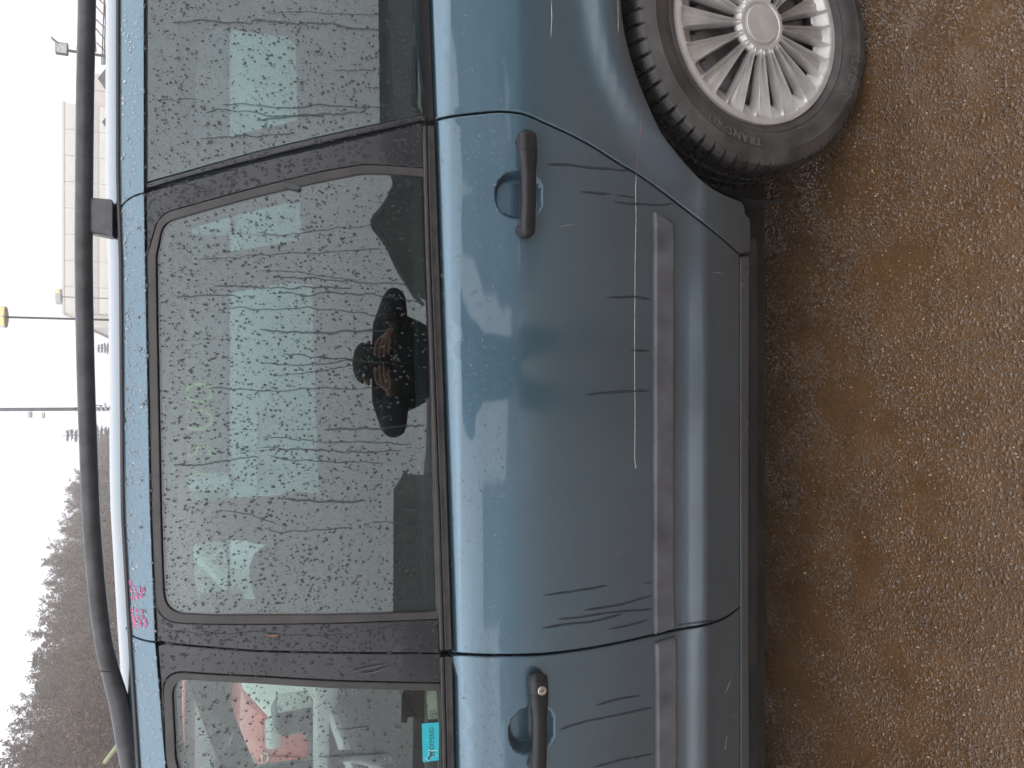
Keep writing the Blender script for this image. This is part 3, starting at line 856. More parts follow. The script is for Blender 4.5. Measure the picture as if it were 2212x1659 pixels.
# --- door handles: grip bar standing off the door, fixed head with a seam, lock
def handle(door, k, y_top, y_bot, xa, xb, lock):
    c0, = IM([((xa + xb) / 2, y_top)]); c1, = IM([((xa + xb) / 2, y_bot)])
    Xa, Xb = c0[0], c1[0]            # Xa is towards the rear
    n = 26; V = []; F = []; sg = 14
    P = []
    for i in range(n):
        t = i / (n - 1); X = Xa + (Xb - Xa) * t
        zc = c0[1] + (c1[1] - c0[1]) * t
        e = min(t, 1 - t) * (Xa - Xb)
        rnd = math.sqrt(max(0.0, 1 - max(0, 1 - e / 0.012) ** 2))
        hh = (0.0185 - 0.0035 * smooth01((t - 0.22) / 0.22)) * (0.35 + 0.65 * rnd)
        dd = (0.0125) * (0.3 + 0.7 * rnd)
        lift = 0.015 + 0.006 * math.sin(math.pi * min(1, max(0, t))) ** 0.7
        y = float(S([X], [zc], bowls=False)[0]) - lift
        for s_ in range(sg):
            a = 2 * math.pi * s_ / sg
            ca, sa = math.cos(a), math.sin(a)
            ex = 0.72
            px = math.copysign(abs(ca) ** ex, ca) * hh; py = math.copysign(abs(sa) ** ex, sa) * dd
            V.append((X, y + py, zc + px))
    for i in range(n - 1):
        for s_ in range(sg):
            a = i * sg + s_; b = i * sg + (s_ + 1) % sg
            F.append((a, a + sg, b + sg, b))
    F.append(tuple(range(sg))); F.append(tuple((n - 1) * sg + s_ for s_ in range(sg - 1, -1, -1)))
    h = mesh_obj('door_handle', V, F, M['handle'], door, smooth=True)
    # mounting feet at both ends reach the door skin
    for t in (0.10, 0.92):
        X = Xa + (Xb - Xa) * t; zc = c0[1] + (c1[1] - c0[1]) * t
        y = float(S([X], [zc], bowls=False)[0])
        mesh_obj('handle_foot', *tube_data([(X, y + 0.004, zc), (X, y - 0.014, zc)], [0.0165, 0.0145], 12), M['handle'], door, smooth=True)
    # seam between head and grip
    t = 0.198; X = Xa + (Xb - Xa) * t; zc = c0[1] + (c1[1] - c0[1]) * t
    y = float(S([X], [zc], bowls=False)[0]) - 0.015 - 0.006 * math.sin(math.pi * t) ** 0.7
    rr = []
    for s_ in range(15):
        a = math.pi + math.pi * s_ / 14
        rr.append((X, y + math.copysign(abs(math.sin(a)) ** .72, math.sin(a)) * 0.0128, zc + math.copysign(abs(math.cos(a)) ** .72, math.cos(a)) * 0.0186))
    tube_obj('handle_seam', rr, 0.0006, M['dark'], door, 5)
    if lock:
        t = 0.155; X = Xa + (Xb - Xa) * t; zc = c0[1] + (c1[1] - c0[1]) * t - 0.002
        y = float(S([X], [zc], bowls=False)[0]) - 0.015 - 0.006 * math.sin(math.pi * t) ** 0.7 - 0.0105
        V3, F3 = join_data([tube_data([(X, y + 0.004, zc), (X, y - 0.0022, zc), (X, y - 0.003, zc)], [0.0088, 0.0088, 0.0078], 20)])
        mesh_obj('handle_lock', V3, F3, M['lock'], door, smooth=True).data.set_sharp_from_angle(angle=0.6)
        box_obj('key_slot', (X, y - 0.0031, zc), (0.0015, 0.0008, 0.008), M['dark'], door)
handle(rear_door, 0, 286, 517, 1110, 1152, False)
handle(front_door, 1, 1446, 1664, 1134, 1176, True)

# --- front wing, out of frame to the left: wheel arch, continues to the nose
FH = (HUB[0] - 2.84, HUB[1])
arc2 = [(FH[0] + 0.365 * math.cos(a), FH[1] + 0.365 * math.sin(a)) for a in np.linspace(0.13, math.pi - 0.13, 30)]
fen = [side_pt(985, -1.55), (front_low_x - 0.06, 0.85), (front_low_x - 0.025, 0.6), side_pt(1600, front_low_x - 0.004), (arc2[0][0] + 0.0, 0.36)] + arc2 + [(-2.72, 0.36), (-2.86, 0.45), (-2.88, 0.62), (-2.70, 0.80), (-2.2, 0.93), (-1.75, 1.0)]
panel('front_wing', fen, [], M['paint'], VAN, r=0.003, depth=0.03, gap=0.001, grid=0.05)

# --- far side: skin with the same openings, and its panes
far_out = [(1.66, 0.36), (1.70, 0.55), (1.68, 0.80), (1.60, 1.10), (1.45, 1.48), (1.30, float(gutter_z(1.3))), (0.6, float(gutter_z(0.6))), (0, float(gutter_z(0))), (-0.6, float(gutter_z(-0.6))), (-0.8, float(gutter_z(-0.8)))] + apil_up[1:] + [(-1.78, 1.0), (-2.2, 0.93), (-2.70, 0.80), (-2.88, 0.62), (-2.86, 0.45), (-2.72, 0.36)] + [(arc2[-1][0], 0.36)] + arc2[::-1] + [(arc2[0][0], 0.34), (-1.5, 0.34), (0.3, 0.34), (HUB[0] - 0.365, 0.34)] + [(HUB[0] + 0.365 * math.cos(a), HUB[1] + 0.365 * math.sin(a)) for a in np.linspace(math.pi - 0.1, 0.13, 30)]
far_side = panel('body_side', far_out, [rw_in, fw_in, q_pane_o], M['paint'], VAN, mirror=True, grid=0.05, depth=0.02)
tag(far_side, 'far side of the body, seen through the windows')
panel('window_pane', [tuple(p) for p in rw_p], [], M['tint'], far_side, off=0.0065, r=0.0005, depth=0.004, back=True, grid=0.04, mirror=True)
panel('window_pane', [tuple(p) for p in fw_p], [], M['clear'], far_side, off=0.0065, r=0.0005, depth=0.004, back=True, grid=0.04, mirror=True)
panel('window_pane', q_pane_o, [], M['tint'], far_side, off=0.003, r=0.0005, depth=0.004, back=True, grid=0.04, mirror=True)
# inner trim on both sides (cabin linings), with the openings a little smaller
def shrink(P, d): return [tuple(p) for p in offset_poly(resample(ccw(list(P)), 0.03), -d)[0]]
trim_out = [(1.62, 0.42), (1.55, 1.10), (1.40, 1.47), (1.28, float(gutter_z(1.28)) - .02), (0.6, float(gutter_z(0.6)) - .02), (-0.6, float(gutter_z(-0.6)) - .02)] + [(X, z - 0.008) for X, z in apil_up[1:]] + [(-1.76, 0.95), (-1.62, 0.42), (-1.4, 0.30), (0.35, 0.30), (HUB[0] - 0.34, 0.42)] + [(HUB[0] + 0.40 * math.cos(a), HUB[1] + 0.40 * math.sin(a)) for a in np.linspace(math.pi - 0.2, 0.2, 14)]
for mir in (False, True):
    panel('door_lining', trim_out, [shrink(rw_in, 0.012), shrink(fw_in, 0.012), shrink(q_pane_o, 0.05)], M['trim'], VAN, off=0.045, r=0.003, depth=0.02, grid=0.06, rs=0.03, mirror=mir, arch=False)

# --- roof, windscreen, bonnet, tail
RP = [(0.0, -0.004), (0.012, 0.004), (0.03, 0.0125), (0.06, 0.0225), (0.11, 0.0335), (0.16, 0.0405), (0.25, 0.0495), (0.40, 0.0585), (0.66, 0.064)]
def roof_row(X, inset=0.0, dz=0.0):
    gz = float(gutter_z(X)); gy = float(S([X], [gz], arch=False)[0]) + 0.006
    row = [(X, gy + a + inset, gz + b + dz) for a, b in RP]
    return row + [(X, 2 * CARY - y, z) for (_, y, z) in row[::-1][1:]] if abs(row[-1][1] - CARY) < 1e-6 else row + [(X, 2 * CARY - y, z) for (_, y, z) in row[::-1]]
Xr = list(np.linspace(-0.86, 1.48, 40))
def loft(rows):
    n = len(rows[0]); V = [p for r in rows for p in r]; F = []
    for i in range(len(rows) - 1):
        for k in range(n - 1):
            a = i * n + k; F.append((a, a + n, a + n + 1, a + 1))
    return V, F
V, F = loft([roof_row(X) for X in Xr]); F = [f[::-1] for f in F]
roof = mesh_obj('roof', V, F, M['paint'], VAN, smooth=True)
V, F = loft([roof_row(X, 0.03, -0.035)[1:-1] for X in Xr])
mesh_obj('headliner', V, F, M['lining'], roof, smooth=True)
# drip channel: black strip along the roof edge
for mir in (False, True):
    pts = []
    for X in np.linspace(-0.84, 1.46, 40):
        gz = float(gutter_z(X)); gy = float(S([X], [gz], arch=False)[0])
        y = gy + 0.001
        pts.append((X, 2 * CARY - y if mir else y, gz + 0.0005))
    tube_obj('drip_channel', pts, 0.0052, M['black_trim'], roof, 8)
# windscreen
scr = []
for i in range(9):
    t = i / 8; X = -0.86 + t * (-1.80 + 0.86); 
    zt = float(gutter_z(-0.86)) + 0.03; z = zt + (1.0 - zt) * t
    row = []
    for k in range(13):
        s_ = -1 + 2 * k / 12; hw = 0.62 + 0.14 * t
        row.append((X - 0.06 * (1 - s_ * s_) * (0.5 + 0.5 * t), CARY + s_ * hw, z + (0.03 * (1 - s_ * s_)) * (1 - t)))
    scr.append(row)
V, F = loft(scr)
mesh_obj('windscreen', V, F, M['clear'], VAN, smooth=True)
# bonnet and nose
bon = []
for i, (X, z, hw, cr) in enumerate([(-1.80, 0.985, 0.80, 0.02), (-2.0, 0.95, 0.80, 0.03), (-2.3, 0.90, 0.79, 0.035), (-2.6, 0.83, 0.76, 0.03), (-2.78, 0.75, 0.72, 0.02), (-2.88, 0.62, 0.70, 0.0), (-2.92, 0.48, 0.72, 0.0), (-2.90, 0.30, 0.72, 0.0), (-2.80, 0.20, 0.70, 0)]):
    bon.append([(X - 0.10 * (1 - (s_ * s_)), CARY + s_ * hw, z + cr * (1 - s_ * s_)) for s_ in np.linspace(-1, 1, 15)])
V, F = loft(bon); mesh_obj('bonnet', V, F, M['paint'], VAN, smooth=True)
for s_ in (-1, 1): box_obj('headlamp', (-2.84, CARY + s_ * 0.55, 0.66), (0.10, 0.30, 0.14), M['lamp_lens'], VAN, bevel=0.03)
# tail
tl = []
for (X, z, hw) in [(1.46, 1.60, 0.60), (1.60, 1.40, 0.66), (1.68, 1.10, 0.74), (1.74, 0.95, 0.80), (1.78, 0.70, 0.82), (1.80, 0.50, 0.82), (1.78, 0.30, 0.80)]:
    tl.append([(X + 0.06 * (1 - s_ * s_), CARY + s_ * hw, z) for s_ in np.linspace(-1, 1, 11)])
V, F = loft(tl); mesh_obj('tailgate', V, [f[::-1] for f in F], M['paint'], VAN, smooth=True)
# underbody, wheel housings
box_obj('underbody', (-0.55, CARY, 0.245), (4.3, 1.50, 0.15), M['under'], VAN, bevel=0.02)
box_obj('sill_beam', (-0.67, 1.452, 0.315), (2.0, 0.10, 0.09), M['under'], VAN, bevel=0.015)
def housing(hx, mir):
    rows = []
    for y in (1.372, 1.43, 1.60, 1.66):
        rr_ = 0.372 if y < 1.62 else 0.05
        rows.append([(hx + rr_ * math.cos(a), 2 * CARY - y if mir else y, HUB[1] + rr_ * math.sin(a)) for a in np.linspace(-0.35, math.pi + 0.35, 26)])
    V, F = loft(rows)
    mesh_obj('wheel_housing', V, F, M['under'], VAN, smooth=True)
for hx in (HUB[0], FH[0]):
    for mir in (False, True): housing(hx, mir)
box_obj('axle', (HUB[0], CARY, 0.30), (0.09, 1.35, 0.09), M['under'], VAN, bevel=0.02)
box_obj('trailing_arm', (HUB[0] - 0.33, 1.62, 0.32), (0.30, 0.05, 0.10), M['under'], VAN, bevel=0.01)

# --- roof rails
def rail(mir):
    pts = [(189, -420), (188, -200), (188, 0), (184, 200), (182, 400), (181, 553), (183, 700), (186, 830), (191, 970), (196, 1106), (204, 1220), (213, 1310), (224, 1390), (240, 1455), (259, 1525), (272, 1600), (283, 1680), (293, 1740)]
    P = []; R = []
    for i, (x, y) in enumerate(pts):
        p = at(x, y, 1.632 + 0.0 * i); P.append(p)
        R.append(float(np.interp(y, [-420, 0, 1300, 1420, 1530, 1600, 1740], [17.5, 17.5, 17.5, 17.0, 20.5, 21, 12])) / 1663 * 1.632 / 1.13)
    # tail end runs down to the roof again behind the frame
    P = [Vector((1.30, 1.632, P[0].z - 0.075)), Vector((1.18, 1.632, P[0].z - 0.03)), Vector((1.02, 1.632, P[0].z - 0.004))] + [p for p in P if p.x < 0.95]
    R = [0.016, 0.017, 0.0145] + [r for p, r in zip([at(x, y, 1.632) for x, y in pts], R) if p.x < 0.95]
    Q = catmull([tuple(p) for p in P], 5); RR = np.interp(np.linspace(0, 1, len(Q)), np.linspace(0, 1, len(R)), R)
    if mir: Q = [(q[0], 2 * CARY - q[1], q[2]) for q in Q]
    V, F = tube_data(Q, list(RR), 14)
    o = mesh_obj('roof_rail', V, F, M['rail'], VAN, smooth=True)
    for (ya, yb, xa, xb, yc, yd) in ((428, 505, 196, 246, 434, 514),):
        a, b, c, d = at(xa, ya, 1.632), at(xa, yb, 1.632), at(xb, yd, 1.612), at(xb, yc, 1.612)
        V = []; 
        for p, dy in ((a, 0.012), (b, 0.012), (c, 0.018), (d, 0.018)):
            V.append((p.x, p.y - dy, p.z)); V.append((p.x, p.y + dy + 0.01, p.z))
        if mir: V = [(v[0], 2 * CARY - v[1], v[2]) for v in V]
        bm = bmesh.new(); bv = [bm.verts.new(v) for v in V]
        for f in ((0, 2, 4, 6), (7, 5, 3, 1), (0, 1, 3, 2), (2, 3, 5, 4), (4, 5, 7, 6), (6, 7, 1, 0)): bm.faces.new([bv[i] for i in f])
        bmesh.ops.recalc_face_normals(bm, faces=bm.faces)
        bmesh.ops.bevel(bm, geom=list(bm.edges), offset=0.005, segments=2, affect='EDGES', profile=0.5)
        bm_obj('rail_post', bm, M['rail'], o, smooth=True, angle=40)
    return o
near_rail = rail(False); rail(True)
tube_obj('rail_joint', [tuple(at(216, 1449, 1.606)), tuple(at(228, 1451, 1.606)), tuple(at(241, 1451, 1.607))], 0.0008, M['dark'], near_rail, 5)
M['scuff'] = plain('pale_scuff', (0.15, 0.145, 0.15), 0.6, 0.0, 0.3, 200)
M['letter_relief_tone'] = plain('tyre_lettering_rubber', (0.11, 0.105, 0.10), 0.6, 0.0, 0.3, 40)  # paler rubber paints in the relief shading of the raised letters
# ------------------------------------------------------------------ wheels
def polar(r, a, y): return (r * math.cos(a), y, r * math.sin(a))
def build_tyre():
    # profile from the outer bead round the tread to the inner bead: (radius, depth behind the cover plane)
    prof = [(0.212, 0.006), (0.219, 0.000), (0.226, -0.004), (0.228, -0.0055), (0.231, -0.0045), (0.240, -0.010), (0.252, -0.0130), (0.266, -0.0135), (0.269, -0.0150), (0.272, -0.0135), (0.282, -0.011), (0.290, -0.006), (0.293, -0.0055), (0.2995, 0.000), (0.307, 0.008), (0.3115, 0.017), (0.315, 0.030), (0.3165, 0.044), (0.310, 0.046), (0.310, 0.054), (0.3178, 0.056), (0.3185, 0.080), (0.311, 0.082), (0.311, 0.092), (0.3185, 0.094), (0.3185, 0.118), (0.311, 0.120), (0.311, 0.130), (0.318, 0.132), (0.315, 0.160), (0.307, 0.180), (0.290, 0.192), (0.25, 0.196), (0.215, 0.185)]
    npitch = 62; sub = 8; n = npitch * sub
    V = []; F = []; k = len(prof)
    rr = np.random.default_rng(5)
    for i in range(n):
        a = 2 * math.pi * i / n
        ph = i % sub; pit = (i // sub) % 3
        notch = ph == 0
        for j, (r, y) in enumerate(prof):
            aa = a
            if 12 <= j <= 17 or 28 <= j <= 30:
                if notch: r -= 0.0065 if j >= 13 else 0.004
                aa = a + 0.010 * (j - 12) * (0.25 if j < 20 else 0)
            elif 20 <= j <= 25:
                if ph in (3, 4) and pit != 1: r -= 0.003
                aa = a + 0.02 * math.sin(j)
            if 22 > j > 3: r += 0.0004 * (rr.random() - 0.5)
            z = r * math.sin(aa)
            V.append((r * math.cos(aa), y, z))
    for i in range(n):
        ii = (i + 1) % n
        for j in range(k - 1):
            F.append((i * k + j, ii * k + j, ii * k + j + 1, i * k + j + 1))
    V = [(x, y - (0.006 * max(0, (-0.285 - z) / 0.03) if z < -0.285 else 0), max(z, -HUB[1] + 0.0015)) for x, y, z in V]
    return V, F
def build_cover():
    """silver wheel cover: 16 twin-rib petals with openings between, centre cap and rim ring"""
    NP = 16
    rings = [0.0425, 0.0440, 0.0455, 0.0480, 0.054, 0.0580, 0.0610, 0.065, 0.070, 0.078, 0.088, 0.100, 0.112, 0.124, 0.136, 0.148, 0.158, 0.166, 0.173, 0.180, 0.187, 0.193, 0.1965, 0.200, 0.205, 0.2105, 0.2135, 0.2150]
    def cols(t):
        t = min(1, max(0, t)); wr = 0.15 + 0.125 * t ** 0.85; k = 1.0 / (0.55 + 0.9 * t)
        e = [wr + 0.074 * k ** .5, wr + 0.058 * k ** .5, wr + 0.026 * k, wr, wr - 0.030 * k, wr - 0.050 * k, wr * 0.40]
        e = [min(x, 0.495) for x in e]
        return [-0.5] + [-x for x in e] + [0.0] + e[::-1]
    C = len(cols(0.5)); n = NP * C; V = []; F = []
    # depth of each column below the crown of the rib
    rel = [1.0, 1.0, 0.75, 0.30, 0.0, 0.45, 0.95, 1.0, 0.80, 1.0, 0.95, 0.45, 0.0, 0.30, 0.75, 1.0]
    side = [1, 1, 1, 1, 0, 0, 0, 0, 0, 0, 0, 0, 0, 1, 1, 1]
    for r in rings:
        t = (r - 0.056) / (0.1975 - 0.056)
        cc = cols(t); y0 = -0.010 * (1 - (r / 0.213) ** 2)
        for p in range(NP):
            for j in range(C):
                a = 2 * math.pi * (p + cc[j]) / NP + 0.06
                y = y0
                if r < 0.0412: y = -0.0122
                elif r < 0.0465: y = -0.0075
                elif r < 0.056: y = -0.0100
                elif r > 0.2110: y += 0.014 * (r - 0.2110) / 0.004
                elif 0 < t < 1:
                    ein = min(1, t / 0.12)
                    if side[j]:
                        eo = 1 if t < 0.80 else max(0, (1 - t) / 0.20) ** 0.8
                        y += 0.024 * rel[j] * ein * eo
                    else:
                        eo = 1 if t < 0.94 else max(0, (1 - t) / 0.06)
                        y += (0.012 + 0.006 * t) * rel[j] * ein * eo
                V.append((r * math.cos(a), y, r * math.sin(a)))
    for ri in range(len(rings) - 1):
        tm = (0.5 * (rings[ri] + rings[ri + 1]) - 0.056) / (0.1975 - 0.056)
        for i in range(n):
            j = (i + 1) % n
            if 0.06 < tm < 0.80 and (i % C in (C - 1, 0)): continue
            F.append((ri * n + i, (ri + 1) * n + i, (ri + 1) * n + j, ri * n + j))
    return V, F
def build_cap():
    prof = [(0.0, -0.0125), (0.030, -0.0124), (0.0400, -0.0119), (0.0412, -0.0110), (0.0418, -0.0080), (0.0440, -0.0070)]
    n = 64; V = []; F = []; k = len(prof)
    for i in range(n):
        a = 2 * math.pi * i / n
        for r, y in prof[1:]: V.append((r * math.cos(a), y, r * math.sin(a)))
    k -= 1
    for i in range(n):
        j = (i + 1) % n
        for q in range(k - 1): F.append((i * k + q, i * k + q + 1, j * k + q + 1, j * k + q))
    F.append(tuple(i * k for i in range(n)))
    return V, F
def build_rim():
    prof = [(0.208, 0.004), (0.200, 0.012), (0.196, 0.035), (0.192, 0.060), (0.175, 0.052), (0.150, 0.030), (0.130, 0.026), (0.100, 0.034), (0.070, 0.045), (0.0, 0.045)]
    n = 72; V = []; F = []; k = len(prof)
    for i in range(n):
        a = 2 * math.pi * i / n
        for r, y in prof: V.append((r * math.cos(a), y, r * math.sin(a)))
    holes = set()
    for i in range(n):
        j = (i + 1) % n
        for q in range(k - 1): F.append((i * k + q, j * k + q, j * k + q + 1, i * k + q + 1))
    return V, F
TYRE = build_tyre(); TYRE_K = 34; COVER = build_cover(); RIM = build_rim(); CAP = build_cap()
def text_mesh(s, size, extrude=0.0, bevel=0.0, space=1.0, outline=False):
    cu = bpy.data.curves.new('lettering', 'FONT'); cu.body = s; cu.size = size; cu.extrude = extrude; cu.align_x = 'CENTER'; cu.align_y = 'CENTER'
    cu.space_character = space
    if bevel: cu.bevel_depth = bevel; cu.bevel_resolution = 0
    cu.resolution_u = 3
    ob = bpy.data.objects.new('lettering', cu); COL.objects.link(ob)
    dg = bpy.context.evaluated_depsgraph_get(); me = bpy.data.meshes.new_from_object(ob.evaluated_get(dg))
    V = [tuple(v.co) for v in me.vertices]; F = [tuple(p.vertices) for p in me.polygons]
    COL.objects.unlink(ob); bpy.data.objects.remove(ob); bpy.data.meshes.remove(me)
    return V, F
def wheel(X, mir, lettered):
    w_ = empty('wheel', (0, 0, 0), VAN)
    w_.location = Vector((X, (2 * CARY - 1.352) if mir else 1.352, HUB[1])) - VLOC
    if mir: w_.rotation_euler = (0, 0, math.pi)
    t = mesh_obj('tyre', *TYRE, [M['tyre'], M['tread']], w_, smooth=True); t.data.set_sharp_from_angle(angle=math.radians(32))
    nk_ = TYRE_K - 1
    t.data.polygons.foreach_set('material_index', np.array([1 if 13 <= (i % nk_) <= 29 else 0 for i in range(len(TYRE[1]))], dtype=np.int32))
    mesh_obj('rim', *RIM, M['steel'], w_, smooth=True)
    # round vent holes of the steel disc, dark
    vh = None
    for q in range(16):
        a = 2 * math.pi * q / 16 + 0.11
        if vh is None:
            vh = mesh_obj('vent_hole', *tube_data([(0, 0.0300, 0), (0, 0.020, 0)], 0.0155, 16), M['dark'], w_); o = vh
        else:
            o = vh.copy(); COL.objects.link(o); o.parent = w_
        o.location = polar(0.156, a, 0.0)
    c = mesh_obj('wheel_cover', *COVER, M['silver'], w_, smooth=True)
    sm = c.modifiers.new('thickness', 'SOLIDIFY'); sm.thickness = 0.0022; sm.offset = -1
    c.data.set_sharp_from_angle(angle=math.radians(30))
    cc_ = mesh_obj('centre_cap', *CAP, M['silver'], w_, smooth=True); cc_.data.set_sharp_from_angle(angle=math.radians(25))
    if lettered:
        for s_, rad, mid, size in (('KLEBER', 0.2605, math.radians(-106), 0.034), ('TRANSPRO', 0.2545, math.radians(163), 0.026), ('205/55 R16', 0.2335, math.radians(-60), 0.011), ('TUBELESS', 0.2335, math.radians(205), 0.009), ('RADIAL  REINFORCED', 0.2335, math.radians(-120), 0.008)):
            V, F = text_mesh(s_, size, 0.0008, 0.0, 1.12)
            Q = []
            for x, y, z in V:
                r = rad + y; a = mid - x / rad
                yy = np.interp(r, [0.219, 0.226, 0.231, 0.240, 0.252, 0.266, 0.272, 0.282, 0.290], [0.0, -0.004, -0.0045, -0.010, -0.013, -0.0135, -0.0135, -0.011, -0.006])
                Q.append((r * math.cos(a), float(yy) - (0.0016 if z > 0 else -0.0008), r * math.sin(a)))
            mesh_obj('tyre_lettering', Q, F, M['letter_relief_tone'], w_)
    return w_
wheel(HUB[0], False, True); wheel(FH[0], False, False); wheel(HUB[0], True, False); wheel(FH[0], True, False)
# small marks on the cap
# ------------------------------------------------------------------ cabin
floor_ = box_obj('cabin_floor', (-0.2, CARY, 0.42), (3.2, 1.55, 0.04), M['trim'], VAN)
def seat(X, Y, zb, mat, head=True, hz=1.27, hx=0.0):
    s_ = empty('seat', (0, 0, 0), VAN); s_.location = Vector((X, Y, 0.44)) - VLOC
    box_obj('cushion', (-0.22, 0, 0.18), (0.52, 0.50, 0.16), mat, s_, bevel=0.06, seg=3)
    box_obj('backrest', (0.06, 0, 0.48), (0.15, 0.48, 0.60), mat, s_, rot=Matrix.Rotation(math.radians(12), 3, 'Y'), bevel=0.06, seg=3)
    if head:
        box_obj('headrest', (0.11 + hx, 0, hz - 0.44), (0.12, 0.27, 0.19), mat, s_, rot=Matrix.Rotation(math.radians(8), 3, 'Y'), bevel=0.055, seg=4)
        for d in (-0.06, 0.06): tube_obj('headrest_post', [(0.10 + hx, d, 0.72), (0.11 + hx, d, hz - 0.50)], 0.006, M['chrome'], s_, 6)
    return s_
seat(-0.56, 1.86, 0, M['seat'], True, 1.235); seat(-0.56, 2.63, 0, M['seat'], True, 1.235)
for y in (1.78, 2.24, 2.70):
    s2 = seat(0.60, y, 0, M['seat'], False); s2.location.z -= 0.16
# dashboard with vents, steering wheel, column
bm = bmesh.new(); box(bm, (-1.38, CARY, 0.86), (0.44, 1.48, 0.30), None, 0.08, 3)
dash = bm_obj('dashboard', bm, M['trim'], VAN, smooth=True, angle=40)
box_obj('dash_top', (-1.42, CARY, 0.985), (0.46, 1.44, 0.05), M['trim_light'], dash, bevel=0.02)
for y in (2.98, 2.30, 2.14, 1.58):
    for k in range(5):
        box_obj('air_vent', (-1.158, y, 0.90 + 0.016 * k), (0.012, 0.11, 0.006), M['trim_light'], dash, rot=Matrix.Rotation(0.5, 3, 'Y'))
st = empty('steering_wheel', (0, 0, 0), VAN); st.location = Vector((-1.02, 1.86, 0.99)) - VLOC; st.rotation_euler = (0, math.radians(-58), 0)
rim_pts = [(0.185 * math.cos(a), 0.185 * math.sin(a), 0) for a in np.linspace(0, 2 * math.pi, 41)]
tube_obj('wheel_rim', rim_pts, 0.015, M['trim_light'], st, 10)
for a in (0, math.pi, math.pi * 1.5): tube_obj('spoke', [(0, 0, -0.02), (0.18 * math.cos(a), 0.18 * math.sin(a), 0)], 0.014, M['trim'], st, 8)
tube_obj('hub', [(0, 0, -0.05), (0, 0, 0.005)], [0.07, 0.06], M['trim'], st, 16)
# far door card: pale grey grab trim, pocket, red courtesy reflector, seen low through the driver's window
far_in = 2 * CARY - 1.47
card = box_obj('door_card', (-1.02, far_in - 0.05, 0.78), (0.86, 0.04, 0.42), M['trim'], VAN, bevel=0.01)
box_obj('door_ledge', (-1.0, far_in - 0.10, 1.015), (0.95, 0.10, 0.085), M['trim_light'], card, bevel=0.02)
near_in = 1.505
ncard = box_obj('door_card', (-1.05, near_in + 0.01, 0.76), (0.86, 0.03, 0.40), M['trim'], VAN, bevel=0.01)
box_obj('door_pull', (-0.93, near_in + 0.05, 0.90), (0.42, 0.035, 0.035), M['trim_light'], ncard, bevel=0.012)
box_obj('belt_buckle', (-0.66, 1.62, 0.86), (0.05, 0.03, 0.06), M['red_lens'], ncard, bevel=0.01)
# passenger-side mirror seen through the cabin, driver's mirror out of frame
def mirror(mir):
    s_ = 1 if mir else -1
    yb = (2 * CARY - 1.40) if mir else 1.40
    hz = 1.10
    r_ = empty('door_mirror', (0, 0, 0), VAN); r_.location = Vector((-1.33, yb + s_ * 0.12, hz)) - VLOC
    bm = bmesh.new(); box(bm, (0, 0, 0), (0.10, 0.22, 0.17), None, 0.045, 4)
    bm_obj('mirror_housing', bm, M['handle'], r_, smooth=True, angle=50)
    box_obj('mirror_glass', (0.052, 0, 0), (0.006, 0.18, 0.13), M['chrome'], r_, bevel=0.002)
    box_obj('mirror_arm', (-0.01, -s_ * 0.12, -0.05), (0.07, 0.12, 0.05), M['handle'], r_, bevel=0.015)
mirror(True); mirror(False)

# ------------------------------------------------------------------ marks on the car
# long pale scratch and smaller ones
def mark(name, pts, w_, mat, n=1, **k):
    return ribbon_obj(name, IM(pts), w_, mat, k.pop('parent', VAN), **k)
mark('scratch', [(1374, 375), (1373, 410), (1374, 470), (1372, 560), (1371, 700), (1371, 820), (1372, 900), (1371, 985), (1373, 1012)], 0.0016, M['scratch'], parent=rear_door, off=0.0003, rise=0.0003)
mark('scratch', [(1370, 985), (1374, 1012)], 0.0032, M['scratch'], parent=rear_door, off=0.0005, rise=0.0004)
mark('scratch', [(1374, 245), (1377, 300), (1374, 372)], 0.0006, M['rust_glint'], parent=quarter, off=0.0003, rise=0.0002)
mark('scratch', [(1191, 0), (1192, 40), (1190, 82)], 0.0020, M['scratch'], parent=quarter, off=0.0003, rise=0.0002)
mark('scratch', [(1326, 0), (1326, 40), (1325, 80)], 0.0016, M['scratch'], parent=quarter, off=0.0003, rise=0.0002)
for p in ([(1255, 1184), (1255, 1206)], [(1234, 1182), (1234, 1202)], [(1341, 1181), (1341, 1200)], [(1333, 1184), (1333, 1200)]):
    mark('rust_scratch', p, 0.0011, M['rust_glint'], parent=rear_door, off=0.0003, rise=0.0002)
for p in ([(1208, 490), (1222, 487), (1240, 484)], [(1566, 1500), (1580, 1465)], [(1580, 1545), (1589, 1552)], [(1566, 1620), (1570, 1590)], [(1540, 588), (1560, 590)]):
    mark('scratch', p, 0.0010, M['scratch'], parent=VAN, off=0.0003, rise=0.0002)
for p, w_ in (([(577, 1372), (588, 1373), (600, 1371)], 0.005), ([(590, 1325), (598, 1326)], 0.004)):
    mark('rust_glint_mark', p, w_, M['rust_glint'], parent=rear_door, off=0.0004, rise=0.0003)  # second mark paints in an amber reflection; the first is rust
for p in ([(760, 1452), (790, 1444), (830, 1436)], [(775, 1458), (810, 1452), (845, 1440)], [(790, 1430), (812, 1428)], [(866, 300), (880, 303)], [(893, 285), (902, 290), (907, 300)], [(841, 300), (862, 305)]):
    mark('scuff', p, 0.0022, M['scuff'], parent=rear_door if p[0][1] < 1400 else front_door, off=0.0004, rise=0.0002)
